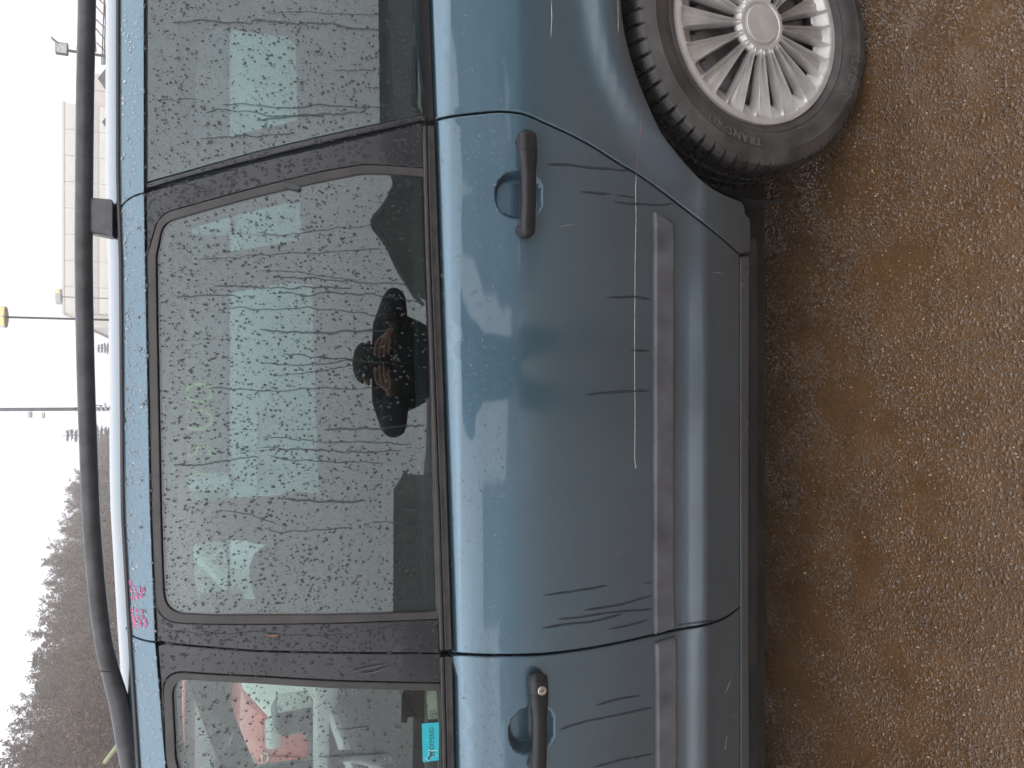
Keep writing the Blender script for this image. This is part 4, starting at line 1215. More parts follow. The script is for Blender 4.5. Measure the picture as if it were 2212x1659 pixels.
# wet runs down the doors
runs = [[(1180, 355), (1220, 356), (1280, 362), (1360, 369)], [(1252, 414), (1290, 417), (1320, 419)], [(1330, 421), (1372, 427)], [(1325, 437), (1380, 441), (1420, 443), (1455, 440)],
        [(1310, 643), (1340, 642), (1372, 642), (1404, 646)], [(1362, 757), (1404, 758)], [(1263, 853), (1290, 850), (1340, 846), (1404, 844)],
        [(1172, 1286), (1240, 1277), (1312, 1265)], [(1262, 1318), (1330, 1308), (1370, 1297), (1408, 1287)], [(1205, 1338), (1260, 1332), (1330, 1322), (1408, 1315)],
        [(1170, 1358), (1215, 1350), (1280, 1342), (1345, 1326)], [(1312, 1360), (1360, 1350), (1400, 1339)], [(1285, 1525), (1330, 1512), (1386, 1502)],
        [(1206, 1578), (1260, 1560), (1330, 1545), (1410, 1528)], [(1280, 1658), (1340, 1642), (1412, 1628)], [(1460, 1352), (1500, 1346), (1540, 1341)], [(1390, 1260), (1408, 1258)]]
for rp in runs:
    mark('water_run', catmull(rp, 4), 0.0046, M['wet_paint'], parent=(front_door if rp[0][1] > 1480 else rear_door), off=0.0004, rise=0.0003, wob=0.0008)
# pink marker notes on the door's upper frame: two blocks of three hand-written lines
RP2 = np.random.default_rng(21)
def note(x0, y0, kx, ky, strokes):
    parts = []
    for st_ in strokes:
        pts = [(x0 + a * kx, y0 + b * ky) for a, b in st_]
        parts.append(ribbon('note', IM(pts), 0.0028, None, None, off=0.0006, rise=0.0005, step=0.002, taper=False))
    V = []; F = []
    for L, f in parts:
        b = len(V); V.extend(map(tuple, L)); F.extend([tuple(i + b for i in q) for q in f])
    return mesh_obj('marker_writing', V, F, M['pink'], up_door, smooth=True)
kz = 300 / 1422 * 0.54; 
def crop(px, py): return (px * kz, py * kz)
def cs(l): return [crop(*p) for p in l]
blockA = [[(310, 330), (325, 430), (350, 425), (345, 345), (310, 340)], [(345, 440), (350, 455)], [(335, 500), (365, 490), (345, 520), (335, 560), (375, 545)], [(370, 590), (376, 600)], [(350, 640), (395, 640), (400, 720), (365, 700), (350, 650)],
          [(385, 430), (410, 490), (440, 455)], [(415, 525), (450, 540), (435, 505)], [(430, 580), (465, 560), (450, 610), (490, 625)], [(435, 650), (470, 700), (495, 690), (450, 640)],
          [(490, 460), (515, 450), (520, 520), (500, 530)], [(560, 500), (600, 500), (605, 560), (575, 570), (550, 520)], [(520, 620), (545, 685), (555, 640), (580, 600)], [(505, 540), (545, 580)]]
blockB = [[(345, 870), (380, 870), (385, 930), (350, 935), (345, 880)], [(345, 990), (400, 960), (360, 1010), (415, 1040)], [(365, 1060), (415, 1055), (425, 1120), (375, 1110), (365, 1070)], [(385, 1150), (430, 1140), (430, 1190), (380, 1200), (400, 1245), (450, 1225)],
          [(430, 890), (465, 880), (480, 930), (445, 945), (430, 900)], [(450, 1010), (500, 1015), (460, 1080)], [(470, 1100), (520, 1080), (535, 1130), (480, 1150)], [(490, 1180), (540, 1160), (545, 1210), (490, 1225)],
          [(510, 890), (590, 930), (560, 965)], [(550, 1010), (600, 1015), (560, 1055)], [(580, 1080), (640, 1070), (590, 1120), (640, 1110)], [(610, 1150), (660, 1160), (640, 1200), (600, 1190), (620, 1235)]]
note(450 * 0.54, 2250 * 0.54, 1, 1, [cs(s_) for s_ in blockA]); note(450 * 0.54, 2250 * 0.54, 1, 1, [cs(s_) for s_ in blockB])

# sticker at the foot of the driver's window: DEFEND and a standing dog
GL_OFF = 0.0065
def on_glass(pts, off): 
    P = IM(pts); X = np.array([p[0] for p in P]); Z = np.array([p[1] for p in P])
    return [tuple(v) for v in on_side(X, Z, off)]
stk = panel('sticker', rcorner([(*p, 0.002) for p in IM([(913, 1566), (950, 1563), (952, 1645), (915, 1650)])]), [], M['sticker'], VAN, off=GL_OFF - 0.0006, r=0.0001, depth=0.0003, rs=0.01)
(cxs, czs), = IM([(934.5, 1598)])
V, F = text_mesh('DEFEND', 0.0125, 0.00008)
def flat_on_glass(V, X0, Z0, off, sx=1.0): return [(X0 + x * sx, float(S([X0 + x * sx], [Z0 + y])[0]) + off - z, Z0 + y) for x, y, z in V]
mesh_obj('sticker_lettering', flat_on_glass(V, cxs, czs, GL_OFF - 0.0009, 0.92), F, M['sticker_dark'], stk)
dog = [(0.0, 0.0), (0.0, 0.5), (-0.18, 0.75), (-0.45, 0.80), (-0.55, 1.0), (-0.32, 1.08), (-0.2, 1.25), (-0.05, 1.08), (0.15, 0.92), (0.55, 0.85), (0.85, 0.95), (0.9, 0.8), (0.72, 0.6), (0.75, 0.0), (0.60, 0.0), (0.52, 0.42), (0.25, 0.45), (0.18, 0.0)]
(dx, dz), = IM([(946, 1636)])
for nm, mt_, sc, of in (('sticker_emblem', M['sticker_line'], 1.0, 0.0009), ('sticker_emblem', M['sticker_dark'], 0.78, 0.0011)):
    D = [((x - 0.2) * 0.016 * sc + dx + 0.003, (y - 0.55) * 0.018 * sc + dz + 0.010) for x, y in dog]
    mesh_obj(nm, [(x, float(S([x], [z])[0]) + GL_OFF - of, z) for x, z in D], [tuple(range(len(D)))[::-1]], mt_, stk)
# factory mark etched in the pane: E in a ring, and small print
(ex, ez), = IM([(938, 1545)])
V, F = text_mesh('E', 0.009, 0.00005)
ring = [(ex + 0.0065 * math.cos(a), float(S([ex], [ez])[0]) + GL_OFF - 0.0006, ez + 0.0065 * math.sin(a)) for a in np.linspace(0, 6.283, 25)]
et = mesh_obj('glass_mark', flat_on_glass(V, ex, ez, GL_OFF - 0.0006), F, M['etch'], VAN)
tube_obj('mark_ring', ring, 0.0005, M['etch'], et, 4)
lab = panel('glass_label', IM([(925, 1497), (947, 1497), (950, 1558), (928, 1560)]), [], M['paper'], VAN, off=GL_OFF + 0.006, r=0.0001, depth=0.0003, rs=0.01)

# ------------------------------------------------------------------ rain on the car
EDGE = 0.004
rq = shrink(rw_in, EDGE); fq = shrink(fw_in, EDGE); qq = shrink(q_pane_o, EDGE)
fq = [p for p in fq if p[0] > -1.2]
topheavy = lambda q: 0.45 + 0.55 * smooth01((q[:, 1] - 1.02) / 0.25)
drops('raindrops', rq, [], 6600, rear_pane, GL_OFF, 0.0006, 0.0024, 1, topheavy)
drops('raindrops', qq, [], 6400, q_pane, 0.003, 0.0006, 0.0026, 2, topheavy)
drops('raindrops', fq, [], 1900, front_pane, GL_OFF, 0.0007, 0.0027, 3, topheavy)
drops('raindrops', [p for p in rear_frame], [rw_out], 1500, rf, 0.004, 0.0008, 0.0034, 4)
drops('raindrops', up_rear, [], 1300, up_door, 0.0, 0.0008, 0.0034, 5, mat='bead')
drops('raindrops', up_q, [], 900, VAN, 0.0, 0.0008, 0.0036, 6, mat='bead')
drops('raindrops', [p for p in up_front if p[0] > -1.0], [], 500, front_door, 0.0, 0.0008, 0.0034, 9, mat='bead')
drops('raindrops', qtrim_o, [], 160, qt, -0.0005, 0.0008, 0.003, 10)
hi_ = lambda z0, z1: (lambda q: smooth01((q[:, 1] - z0) / (z1 - z0)))
drops('raindrops', rear_out, [], 1500, rear_door, 0.0, 0.0006, 0.0022, 7, lambda q: 0.02 + 0.98 * smooth01((q[:, 1] - 0.86) / 0.05), mat='bead')
drops('raindrops', q_out, [], 800, quarter, 0.0, 0.0006, 0.0024, 8, lambda q: 0.01 + 0.99 * smooth01((q[:, 1] - 0.87) / 0.05), mat='bead')
drops('raindrops', front_out, [], 700, front_door, 0.0, 0.0006, 0.0022, 12, lambda q: (q[:, 0] > -0.85) * (0.02 + 0.98 * smooth01((q[:, 1] - 0.86) / 0.05)), mat='bead')
ff_near = [p for p in ff_out if p[0] > -0.9]
drops('raindrops', ff_near, [fw_out], 380, front_door, 0.004, 0.0008, 0.0034, 13)
# rivulets on the panes (picture points, top to bottom)
riv_r = [[(372, 1004), (420, 1008), (470, 997), (540, 988), (560, 990)], [(610, 1080), (660, 1082), (720, 1085), (790, 1084)],
         [(590, 600), (640, 600), (720, 603), (800, 610), (880, 612)], [(560, 585), (640, 588), (720, 598), (770, 603)],
         [(600, 628), (660, 640), (700, 632), (790, 635), (840, 640), (905, 650)], [(460, 617), (560, 622), (690, 620), (760, 622)], [(490, 663), (560, 668), (650, 664), (760, 672), (800, 680), (840, 679)],
         [(560, 712), (640, 715), (700, 720), (760, 715), (850, 712)], [(610, 762), (680, 772), (740, 775), (790, 777)], [(560, 783), (650, 788), (700, 785), (780, 780), (860, 786)], [(590, 812), (660, 806), (720, 795), (775, 788)],
         [(450, 838), (520, 840), (590, 845), (680, 838), (760, 840), (820, 838), (850, 833)], [(700, 930), (770, 925), (830, 928), (880, 920), (920, 920)], [(570, 945), (650, 950), (720, 957), (800, 955), (890, 962)],
         [(560, 968), (650, 970), (720, 975), (800, 976), (870, 972)], [(580, 985), (650, 995), (740, 998), (830, 1002)], [(570, 1140), (610, 1152), (680, 1146), (760, 1143)], [(800, 1132), (860, 1130), (920, 1128)], [(480, 1105), (540, 1112), (600, 1135)],
         [(430, 560), (500, 556), (553, 548), (650, 545), (760, 540), (830, 535)], [(553, 500), (620, 505), (700, 495), (780, 488), (840, 478)], [(380, 640), (450, 637), (520, 640)]]
def rivulets(lst, parent, off, seed):
    r = np.random.default_rng(seed)
    for p in lst:
        wd = float(r.choice([0.0020, 0.0024, 0.0030, 0.0042]))
        L, F = ribbon('water_run', IM(catmull(p, 3)), wd, None, None, off=0.0003 - off, rise=0.0007, step=0.004, wob=0.0026, rng=r)
        # ribbon sits on the body surface; move it back onto the glass
        mesh_obj('water_run', L, F, M['run'], parent, smooth=True)
_rb = ribbon
def ribbon(name, path, width, mat, parent, off=0.0006, rise=0.0006, step=0.006, wob=0.0, taper=True, rng=None, arch=True):
    if off >= 0: return _rb(name, path, width, mat, parent, off, rise, step, wob, taper, rng)
    L, F = _rb(name, path, width, mat, parent, 0.0002, rise, step, wob, taper, rng)
    L = np.array(L); L[:, 1] += -off + 0.0001
    return L, F
riv_q = [[(370, 48), (440, 42), (490, 48), (540, 50), (553, 42), (640, 50), (700, 47), (760, 58), (840, 66)], [(580, 30), (640, 24), (700, 28), (780, 30), (860, 32)], [(335, 212), (380, 215), (430, 213)], [(440, 245), (490, 238), (540, 240), (600, 250), (700, 250)], [(480, 224), (540, 226), (600, 231), (660, 229), (700, 226), (780, 230), (850, 229)],
         [(430, 296), (500, 295), (560, 292), (640, 285)], [(553, 260), (640, 250), (720, 245), (780, 240)], [(720, 153), (770, 150), (810, 151)]]
rivulets(riv_r, rear_pane, GL_OFF, 31)
rivulets(riv_q, q_pane, 0.003, 32)
rivulets([[(690, 1637), (720, 1638), (770, 1633), (840, 1630)], [(570, 1636), (620, 1637), (660, 1640)], [(730, 1575), (760, 1577), (800, 1570)]], front_pane, GL_OFF, 33)
rivulets([[(430, 1365), (480, 1370), (553, 1366), (620, 1372), (700, 1374), (760, 1368), (840, 1355), (940, 1352)], [(360, 1364), (430, 1370), (480, 1362)], [(345, 400), (400, 395), (440, 410)]], rf, 0.004, 34)
# ------------------------------------------------------------------ other vehicles
def simple_vehicle(name, label, stations, body, loc, rotz, belt_frac, pillars, glass_lip=0.012, wheels=(), wr=0.31, extras=None, group=None, clear_to=None):
    """vehicle lofted from stations (x, z_bottom, z_belt, z_roof, half width, roof half width); x from the nose backwards"""
    root = empty(name, loc); root.rotation_euler = (0, 0, rotz); tag(root, label, 'car', group)
    rows = []
    for (x, zb, zl, zr, hw, rw) in stations:
        half = [(hw * 0.80, zb), (hw * 0.97, zb + 0.05), (hw, zb + 0.30 * (zl - zb)), (hw * 1.0, zb + 0.62 * (zl - zb)), (hw * 0.985, zl - 0.05), (hw * 0.955, zl)]
        cap = [(hw * 0.7, zl + 0.012), (0, zl + 0.02)]
        pr = half + cap
        rows.append([(x, -y, z) for y, z in pr] + [(x, y, z) for y, z in pr[::-1][1:]])
    V, F = loft(rows)
    n = len(rows[0]); F.append(tuple(range(n))); F.append(tuple((len(rows) - 1) * n + k for k in range(n - 1, -1, -1)))
    bm = bmesh.new(); bv = [bm.verts.new(v) for v in V]
    for f in F: bm.faces.new([bv[i] for i in f])
    bmesh.ops.recalc_face_normals(bm, faces=bm.faces)
    bm_obj('body', bm, body, root, smooth=True, angle=38)
    cab = [s for s in stations if s[3] > s[2] + 0.03]
    rows = []; rrows = []
    for (x, zb, zl, zr, hw, rw) in cab:
        g = [(hw * 0.945, zl - 0.01), (rw + (hw * 0.93 - rw) * 0.08 + 0.01, zr - 0.09), (rw - 0.02, zr - 0.05), (0, zr - 0.04)]
        rows.append([(x, -y, z) for y, z in g] + [(x, y, z) for y, z in g[::-1][1:]])
        q = [(rw + 0.018, zr - 0.085), (rw + 0.010, zr - 0.05), (rw - 0.06, zr - 0.012), (0, zr)]
        rrows.append([(x, -y, z) for y, z in q] + [(x, y, z) for y, z in q[::-1][1:]])
    cut = [i for i, c in enumerate(cab) if clear_to is not None and c[0] <= clear_to + 1e-6]
    sets = [(rows, M['car_glass'])] if not cut else [(rows[:cut[-1] + 1], M['clear']), (rows[cut[-1]:], M['car_glass'])]
    for rs_, gm in sets:
        V, F = loft(rs_); n = len(rs_[0])
        if gm is not M['clear'] or len(sets) == 1:
            F.append(tuple(range(n)))
            F.append(tuple((len(rs_) - 1) * n + k for k in range(n - 1, -1, -1)))
        bm = bmesh.new(); bv = [bm.verts.new(v) for v in V]
        for f in F: bm.faces.new([bv[i] for i in f])
        bmesh.ops.recalc_face_normals(bm, faces=bm.faces)
        bm_obj('window_glass', bm, gm, root, smooth=True, angle=30)
    keep = [i for i, s in enumerate(cab) if s[3] > max(c[3] for c in cab) - 0.22]
    V, F = loft(rrows[keep[0]:keep[-1] + 1])
    o = mesh_obj('roof', V, F, body, root, smooth=True); sm = o.modifiers.new('thickness', 'SOLIDIFY'); sm.thickness = 0.02
    X = np.array([s[0] for s in stations])
    def val(x, k): return float(np.interp(x, X, [s[k] for s in stations]))
    for (x0, x1, wd) in pillars:           # from belt at x0 to roof at x1
        for s_ in (-1, 1):
            p0 = (x0, s_ * (val(x0, 4) * 0.95 + 0.006), val(x0, 2) - 0.01); p1 = (x1, s_ * (val(x1, 5) + 0.016), val(x1, 3) - 0.07)
            tube_obj('pillar', [p0, p1], wd, body, root, 6, flat=(1, 0.5) if False else None)
    for (x, hw) in wheels:
        for s_ in (-1, 1):
            w2 = empty('wheel', (x, s_ * (hw - 0.09), wr), root)
            prof = [(0.60 * wr, 0.085), (0.72 * wr, 0.10), (0.9 * wr, 0.10), (wr, 0.07), (wr, -0.07), (0.9 * wr, -0.1), (0.6 * wr, -0.09)]
            Vt = []; Ft = []; nn = 28; k = len(prof)
            for i in range(nn):
                a = 2 * math.pi * i / nn
                for r, y in prof: Vt.append((r * math.cos(a), y * s_, r * math.sin(a)))
            for i in range(nn):
                for j in range(k - 1): Ft.append((i * k + j, ((i + 1) % nn) * k + j, ((i + 1) % nn) * k + j + 1, i * k + j + 1))
            mesh_obj('tyre', Vt, Ft, M['tyre'], w2, smooth=True)
            parts = []
            for q in range(5):
                a = 2 * math.pi * q / 5
                parts.append(tube_data([(0, s_ * 0.085, 0), (0.6 * wr * math.cos(a), s_ * 0.08, 0.6 * wr * math.sin(a))], [0.04, 0.035], 6))
            parts.append(tube_data([(0, s_ * 0.02, 0), (0, s_ * 0.07, 0)], 0.61 * wr, 24))
            mesh_obj('rim', *join_data(parts), M['silver'], w2)
    for s_ in (-1, 1):
        x0 = stations[0][0]
    return root, val

# white van on the far side of the minivan; nose towards picture-left (front)
van_st = [(0.0, 0.42, 0.62, 0.62, 0.70, 0.5), (0.04, 0.28, 0.85, 0.85, 0.82, 0.5), (0.14, 0.24, 1.08, 1.08, 0.88, 0.6), (0.36, 0.24, 1.24, 1.28, 0.91, 0.80), (0.62, 0.24, 1.285, 1.52, 0.92, 0.80), (0.95, 0.24, 1.31, 1.74, 0.925, 0.80), (1.25, 0.24, 1.31, 1.79, 0.93, 0.80), (1.55, 0.24, 1.31, 1.795, 0.93, 0.80), (2.6, 0.24, 1.31, 1.80, 0.93, 0.80), (4.0, 0.24, 1.31, 1.79, 0.93, 0.80), (4.70, 0.26, 1.31, 1.76, 0.92, 0.78), (4.78, 0.30, 1.28, 1.60, 0.90, 0.76)]
wv, wval = simple_vehicle('white_van', 'white van with black windows parked beyond the minivan, seen through its windows', van_st, M['white_body'], (-2.10, 4.60 + 0.93, 0), 0, 0, [(0.50, 1.02, 0.05), (1.55, 1.55, 0.05), (3.0, 3.0, 0.06), (4.6, 4.55, 0.07)], wheels=((0.85, 0.93), (3.9, 0.93)), clear_to=1.55)
for x, z in ((1.59, 1.165), (1.85, 1.165)):
    V, F = tube_data([(x - 0.085, -0.945, z), (x - 0.07, -0.965, z), (x + 0.07, -0.965, z), (x + 0.085, -0.945, z)], 0.014, 8)
    mesh_obj('door_handle', V, F, M['white_body'], wv, smooth=True)
for x in (0.50, 1.72, 2.95):
    tube_obj('door_gap', [(x, -0.905, 0.35), (x, -0.931, 0.6), (x, -0.931, 1.0), (x, -0.915, 1.27)], 0.004, M['dark'], wv, 5)
tube_obj('window_trim', [(0.66, -0.885, 1.302), (1.2, -0.893, 1.325), (4.5, -0.893, 1.325)], 0.009, M['black_trim'], wv, 6)
box_obj('side_indicator', (0.22, -0.90, 1.03), (0.12, 0.03, 0.06), M['amber'], wv, bevel=0.006)
for s_ in (-1, 1):
    box_obj('headlamp', (0.085, s_ * 0.62, 0.80), (0.12, 0.30, 0.20), M['lamp_lens'], wv, bevel=0.03)
    mm = empty('door_mirror', (0.92, s_ * 1.05, 1.36), wv)
    box_obj('mirror_housing', (0, 0, 0), (0.09, 0.17, 0.24), M['handle'], mm, bevel=0.035, seg=3)
    box_obj('mirror_arm', (0.0, -s_ * 0.10, -0.08), (0.05, 0.10, 0.04), M['handle'], mm, bevel=0.01)
# lime marker digits on the van's side window
def wstroke(pts): return tube_data([(x, -0.897 + 0.105 * (z - 1.31) / 0.55, z) for x, z in pts], 0.010, 5)
dig = [wstroke([(1.90 + 0.055 * math.cos(a), 1.48 + 0.08 * math.sin(a)) for a in np.linspace(0, 6.1, 14)]), wstroke([(2.05 + 0.05 * math.cos(a), 1.47 + 0.07 * math.sin(a)) for a in np.linspace(0.3, 6.6, 14)]),
       wstroke([(1.76, 1.55), (1.70, 1.54), (1.70, 1.49), (1.75, 1.48), (1.76, 1.43), (1.70, 1.41)]), wstroke([(1.62, 1.55), (1.55, 1.52), (1.62, 1.49), (1.56, 1.44), (1.50, 1.43)]), wstroke([(1.50, 1.56), (1.46, 1.50), (1.44, 1.58)])]
for d_ in dig: mesh_obj('marker_digit', *d_, M['lime'], wv, smooth=True)

# red car further left, nose towards the camera
red_st = [(0.0, 0.35, 0.70, 0.70, 0.72, 0.5), (0.05, 0.25, 0.95, 0.95, 0.82, 0.5), (0.25, 0.22, 1.08, 1.08, 0.87, 0.6), (0.95, 0.22, 1.16, 1.18, 0.89, 0.7), (1.25, 0.22, 1.18, 1.40, 0.89, 0.68), (1.70, 0.22, 1.19, 1.68, 0.90, 0.66), (2.6, 0.22, 1.19, 1.72, 0.90, 0.66), (3.6, 0.24, 1.19, 1.66, 0.88, 0.64), (4.2, 0.30, 1.15, 1.30, 0.84, 0.62)]
rc, _ = simple_vehicle('red_car', 'red car with an oval chrome badge on its nose, seen through the driver window', red_st, M['red_body'], (-3.85, 7.4, 0), math.radians(90), 0, [(1.15, 1.72, 0.04), (2.4, 2.4, 0.04), (3.7, 3.55, 0.05)], wheels=((0.85, 0.89), (3.4, 0.89)))
ov = [(0.055 + 0.0, 0.045 * math.cos(a), 0.94 + 0.028 * math.sin(a)) for a in np.linspace(0, 6.283, 28)]
tube_obj('badge', [(x - 0.055, y - 0.42, z) for x, y, z in ov], 0.006, M['chrome'], rc, 6)
for s_ in (-1, 1): box_obj('headlamp', (0.09, s_ * 0.62, 0.86), (0.16, 0.30, 0.16), M['lamp_lens'], rc, bevel=0.04)
box_obj('bumper', (0.0, 0, 0.45), (0.12, 1.5, 0.22), M['handle'], rc, bevel=0.05)

# dark blue car behind the photographer, mirrored in the rear glass
nav_st = [(0.0, 0.35, 0.60, 0.60, 0.66, 0.5), (0.06, 0.22, 0.72, 0.72, 0.78, 0.5), (0.4, 0.20, 0.84, 0.84, 0.84, 0.6), (1.05, 0.20, 0.92, 0.94, 0.86, 0.7), (1.45, 0.20, 0.93, 1.18, 0.86, 0.62), (1.95, 0.20, 0.94, 1.40, 0.87, 0.58), (2.8, 0.20, 0.95, 1.43, 0.87, 0.58), (3.5, 0.22, 0.97, 1.30, 0.85, 0.58), (4.1, 0.28, 0.98, 1.0, 0.80, 0.56), (4.25, 0.36, 0.80, 0.80, 0.74, 0.5)]
nc, _ = simple_vehicle('navy_car', 'dark navy car parked behind the photographer, mirrored low in the rear quarter window', nav_st, M['navy_body'], (1.1, -4.4, 0), math.radians(-8), 0, [(1.15, 1.95, 0.035), (2.55, 2.5, 0.04), (3.85, 3.45, 0.05)], wheels=((0.75, 0.86), (3.35, 0.86)))

# ------------------------------------------------------------------ what stands behind the photographer (mirrored in glass and paint)
M['dark_wall'] = plain('dark_timber_wall', (0.05, 0.052, 0.05), 0.8, 0, 0.3, 3, bmp=0.2, bscale=8)
M['slate'] = plain('dark_slate_roof', (0.03, 0.032, 0.032), 0.6, 0, 0.3, 4, bmp=0.3, bscale=12)
M['grey_wall'] = plain('grey_render', (0.26, 0.265, 0.265), 0.85, 0, 0.15, 1.5, bmp=0.1, bscale=20)
M['block_wall'] = plain('grey_brown_block', (0.11, 0.10, 0.095), 0.85, 0, 0.2, 1.0)
M['pane_dark'] = plain('dark_pane', (0.02, 0.022, 0.024), 0.15, 0, 0.2, 3)
M['brick_far'] = plain('red_brown_wall', (0.13, 0.06, 0.04), 0.85, 0, 0.2, 2)

def prism(name, pts, depth, mat, parent=None, axis='y'):
    """extrude a closed outline of (x, z) along +y (or -y)"""
    n = len(pts); V = [(x, 0, z) for x, z in pts] + [(x, depth, z) for x, z in pts]
    F = [tuple(range(n)), tuple(range(2 * n - 1, n - 1, -1))] + [(i, i + n, (i + 1) % n + n, (i + 1) % n) for i in range(n)]
    bm = bmesh.new(); bv = [bm.verts.new(v) for v in V]
    for f in F: bm.faces.new([bv[i] for i in f])
    bmesh.ops.recalc_face_normals(bm, faces=bm.faces)
    return bm_obj(name, bm, mat, parent)

hs = empty('gabled_house', (9.0, -42, 0)); tag(hs, 'dark gabled house mirrored in the rear door window right of the photographer', 'house')
prism('wall', [(-3.2, 0), (3.2, 0), (3.2, 5.2), (0, 8.2), (-3.2, 5.2)], -12, M['dark_wall'], hs)
for s_ in (-1, 1):
    rot = Matrix.Rotation(math.atan2(3.0, 3.2) * s_, 3, 'Y')
    box_obj('roof', (s_ * 1.85, -5.8, 6.78), (5.0, 12.6, 0.25), M['slate'], hs, rot=rot)
for x in (-1.5, 1.5):
    for z in (1.6, 4.0):
        w_ = box_obj('window', (x, 0.04, z), (1.1, 0.1, 1.4), M['grey_wall'], hs); box_obj('pane', (x, 0.10, z), (0.9, 0.04, 1.2), M['pane_dark'], w_)
box_obj('chimney', (1.2, -4, 8.2), (0.6, 0.6, 1.6), M['brick_far'], hs)

bl = empty('apartment_block', (-15.5, -62, 0)); tag(bl, 'grey apartment block with rows of windows mirrored left in the rear door window', 'building')
box_obj('wall', (0, -6, 4.3), (11.0, 12, 8.6), M['block_wall'], bl); box_obj('roof', (0, -6, 8.8), (11.6, 12.6, 0.5), M['slate'], bl)
wm = None
for fl in range(3):
    for k in range(7):
        x = -4.5 + 1.5 * k; z = 1.6 + 2.7 * fl
        if wm is None:
            wm = box_obj('window', (0, 0, 0), (1.0, 0.12, 1.5), M['grey_wall'], bl); pm = box_obj('pane', (0, 0.07, 0), (0.8, 0.05, 1.3), M['pane_dark'], wm); o = wm
        else:
            o = wm.copy(); COL.objects.link(o); o.parent = bl; p = pm.copy(); COL.objects.link(p); p.parent = o
        o.location = (x, 0.05, z)
b2 = empty('brick_building', (-24.5, -58, 0)); tag(b2, 'dark low brick building beside the mirrored apartment block', 'building')
box_obj('wall', (0, -5, 3.6), (6.4, 10, 7.2), M['brick_far'], b2); box_obj('roof', (0, -5, 7.3), (7, 10.6, 0.5), M['slate'], b2)
hl = empty('storage_hall', (26, -38, 0)); tag(hl, 'long grey flat-roofed hall mirrored in the rear quarter window', 'building')
box_obj('wall', (0, -7, 3.6), (26, 14, 7.2), M['grey_wall'], hl); box_obj('roof_edge', (0, -6.8, 6.9), (26.6, 14.6, 0.7), M['slate'], hl)
for k in range(5): box_obj('gate', (-10 + 5 * k, 0.05, 2.2), (3.6, 0.16, 4.2), M['dark_wall'], hl)
# low wooded rise behind
def rise(name, path, label):
    V = []; F = []; n = len(path)
    for (x, y, h) in path:
        V += [(x, y, 0.0), (x, y - 10, h), (x, y - 40, h * 1.05), (x, y - 60, 0)]
    for i in range(n - 1):
        for k in range(3): F.append((i * 4 + k, i * 4 + k + 1, i * 4 + k + 5, i * 4 + k + 4))
    return tag(mesh_obj(name, V, F, M['hill'], smooth=True), label, None, None, 'structure')
def hill_mat():
    m, t, b, o = node_mat('leafless_hillside')
    v = coords(t)
    c = ramp(t, noise(t, v, 0.35, 6, 0.65), [(0.3, (0.050, 0.036, 0.026)), (0.5, (0.085, 0.060, 0.044)), (0.7, (0.12, 0.088, 0.055))])
    t.links.new(c, b.inputs['Base Color']); b.inputs['Roughness'].default_value = 0.95
    bump(t, b, noise(t, v, 2.5, 5, 0.7), 1.0, 0.4)
    return m
M['hill'] = hill_mat()
rise('hill', [(-90, -70, 9), (-60, -78, 9.5), (-35, -84, 9.5), (-22, -88, 9.0), (-12, -90, 8.2), (-4, -92, 7.2), (4, -95, 5.5), (14, -95, 5.0), (40, -95, 5.5), (90, -90, 6)], 'dark wooded rise behind the photographer')

# ------------------------------------------------------------------ background over the roof
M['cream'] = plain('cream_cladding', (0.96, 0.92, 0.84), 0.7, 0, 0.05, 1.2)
M['cream2'] = plain('cream_pink_cladding', (0.94, 0.88, 0.80), 0.7, 0, 0.05, 1.2)  # pinker cream of the lower side blocks
M['pole'] = plain('galvanised_pole', (0.22, 0.22, 0.23), 0.55, 0.3, 0.2, 8)
M['pole_dark'] = plain('dark_pole', (0.08, 0.075, 0.07), 0.6, 0, 0.2, 8)
M['lamp_white'] = plain('lamp_plastic', (0.7, 0.7, 0.7), 0.4)
M['lit'] = plain('lit_lamp', (0.9, 0.6, 0.3), 0.4, emit=((1.0, 0.60, 0.22), 1.0))
DB = 62.0
hb = empty('warehouse', (0, 0, 0)); c0 = at(138, 450, DB); hb.location = (c0.x, DB, 0)
tag(hb, 'tall cream warehouse with stepped flat roof behind the roof rail', 'building')
def block(y0, y1, xtop, dy, mat, ncol, nrow):
    a = at(xtop, y0, DB); b = at(xtop, y1, DB)
    X0, X1 = sorted((a.x, b.x)); ht = a.z
    box_obj('wall', ((X0 + X1) / 2 - c0.x, 9 + dy, ht / 2), (X1 - X0, 18, ht), mat, hb)
    pw, ph = (X1 - X0) / ncol, ht / nrow
    pm = None
    for i in range(ncol):
        for j in range(nrow):
            if pm is None:
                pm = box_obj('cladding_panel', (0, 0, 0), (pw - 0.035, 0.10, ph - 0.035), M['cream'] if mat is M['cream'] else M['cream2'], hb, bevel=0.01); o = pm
            else:
                o = pm.copy(); COL.objects.link(o); o.parent = hb
            o.location = (X0 + pw * (i + 0.5) - c0.x, dy - 0.04, ph * (j + 0.5))
    box_obj('parapet', ((X0 + X1) / 2 - c0.x, 9 + dy, ht + 0.06), (X1 - X0 + 0.25, 18.25, 0.14), M['cream'], hb)
block(222, 676, 139, 0.0, M['cream'], 8, 5); block(143, 220, 166, 1.0, M['cream2'], 2, 4); block(678, 706, 188, 0.6, M['cream2'], 1, 4)
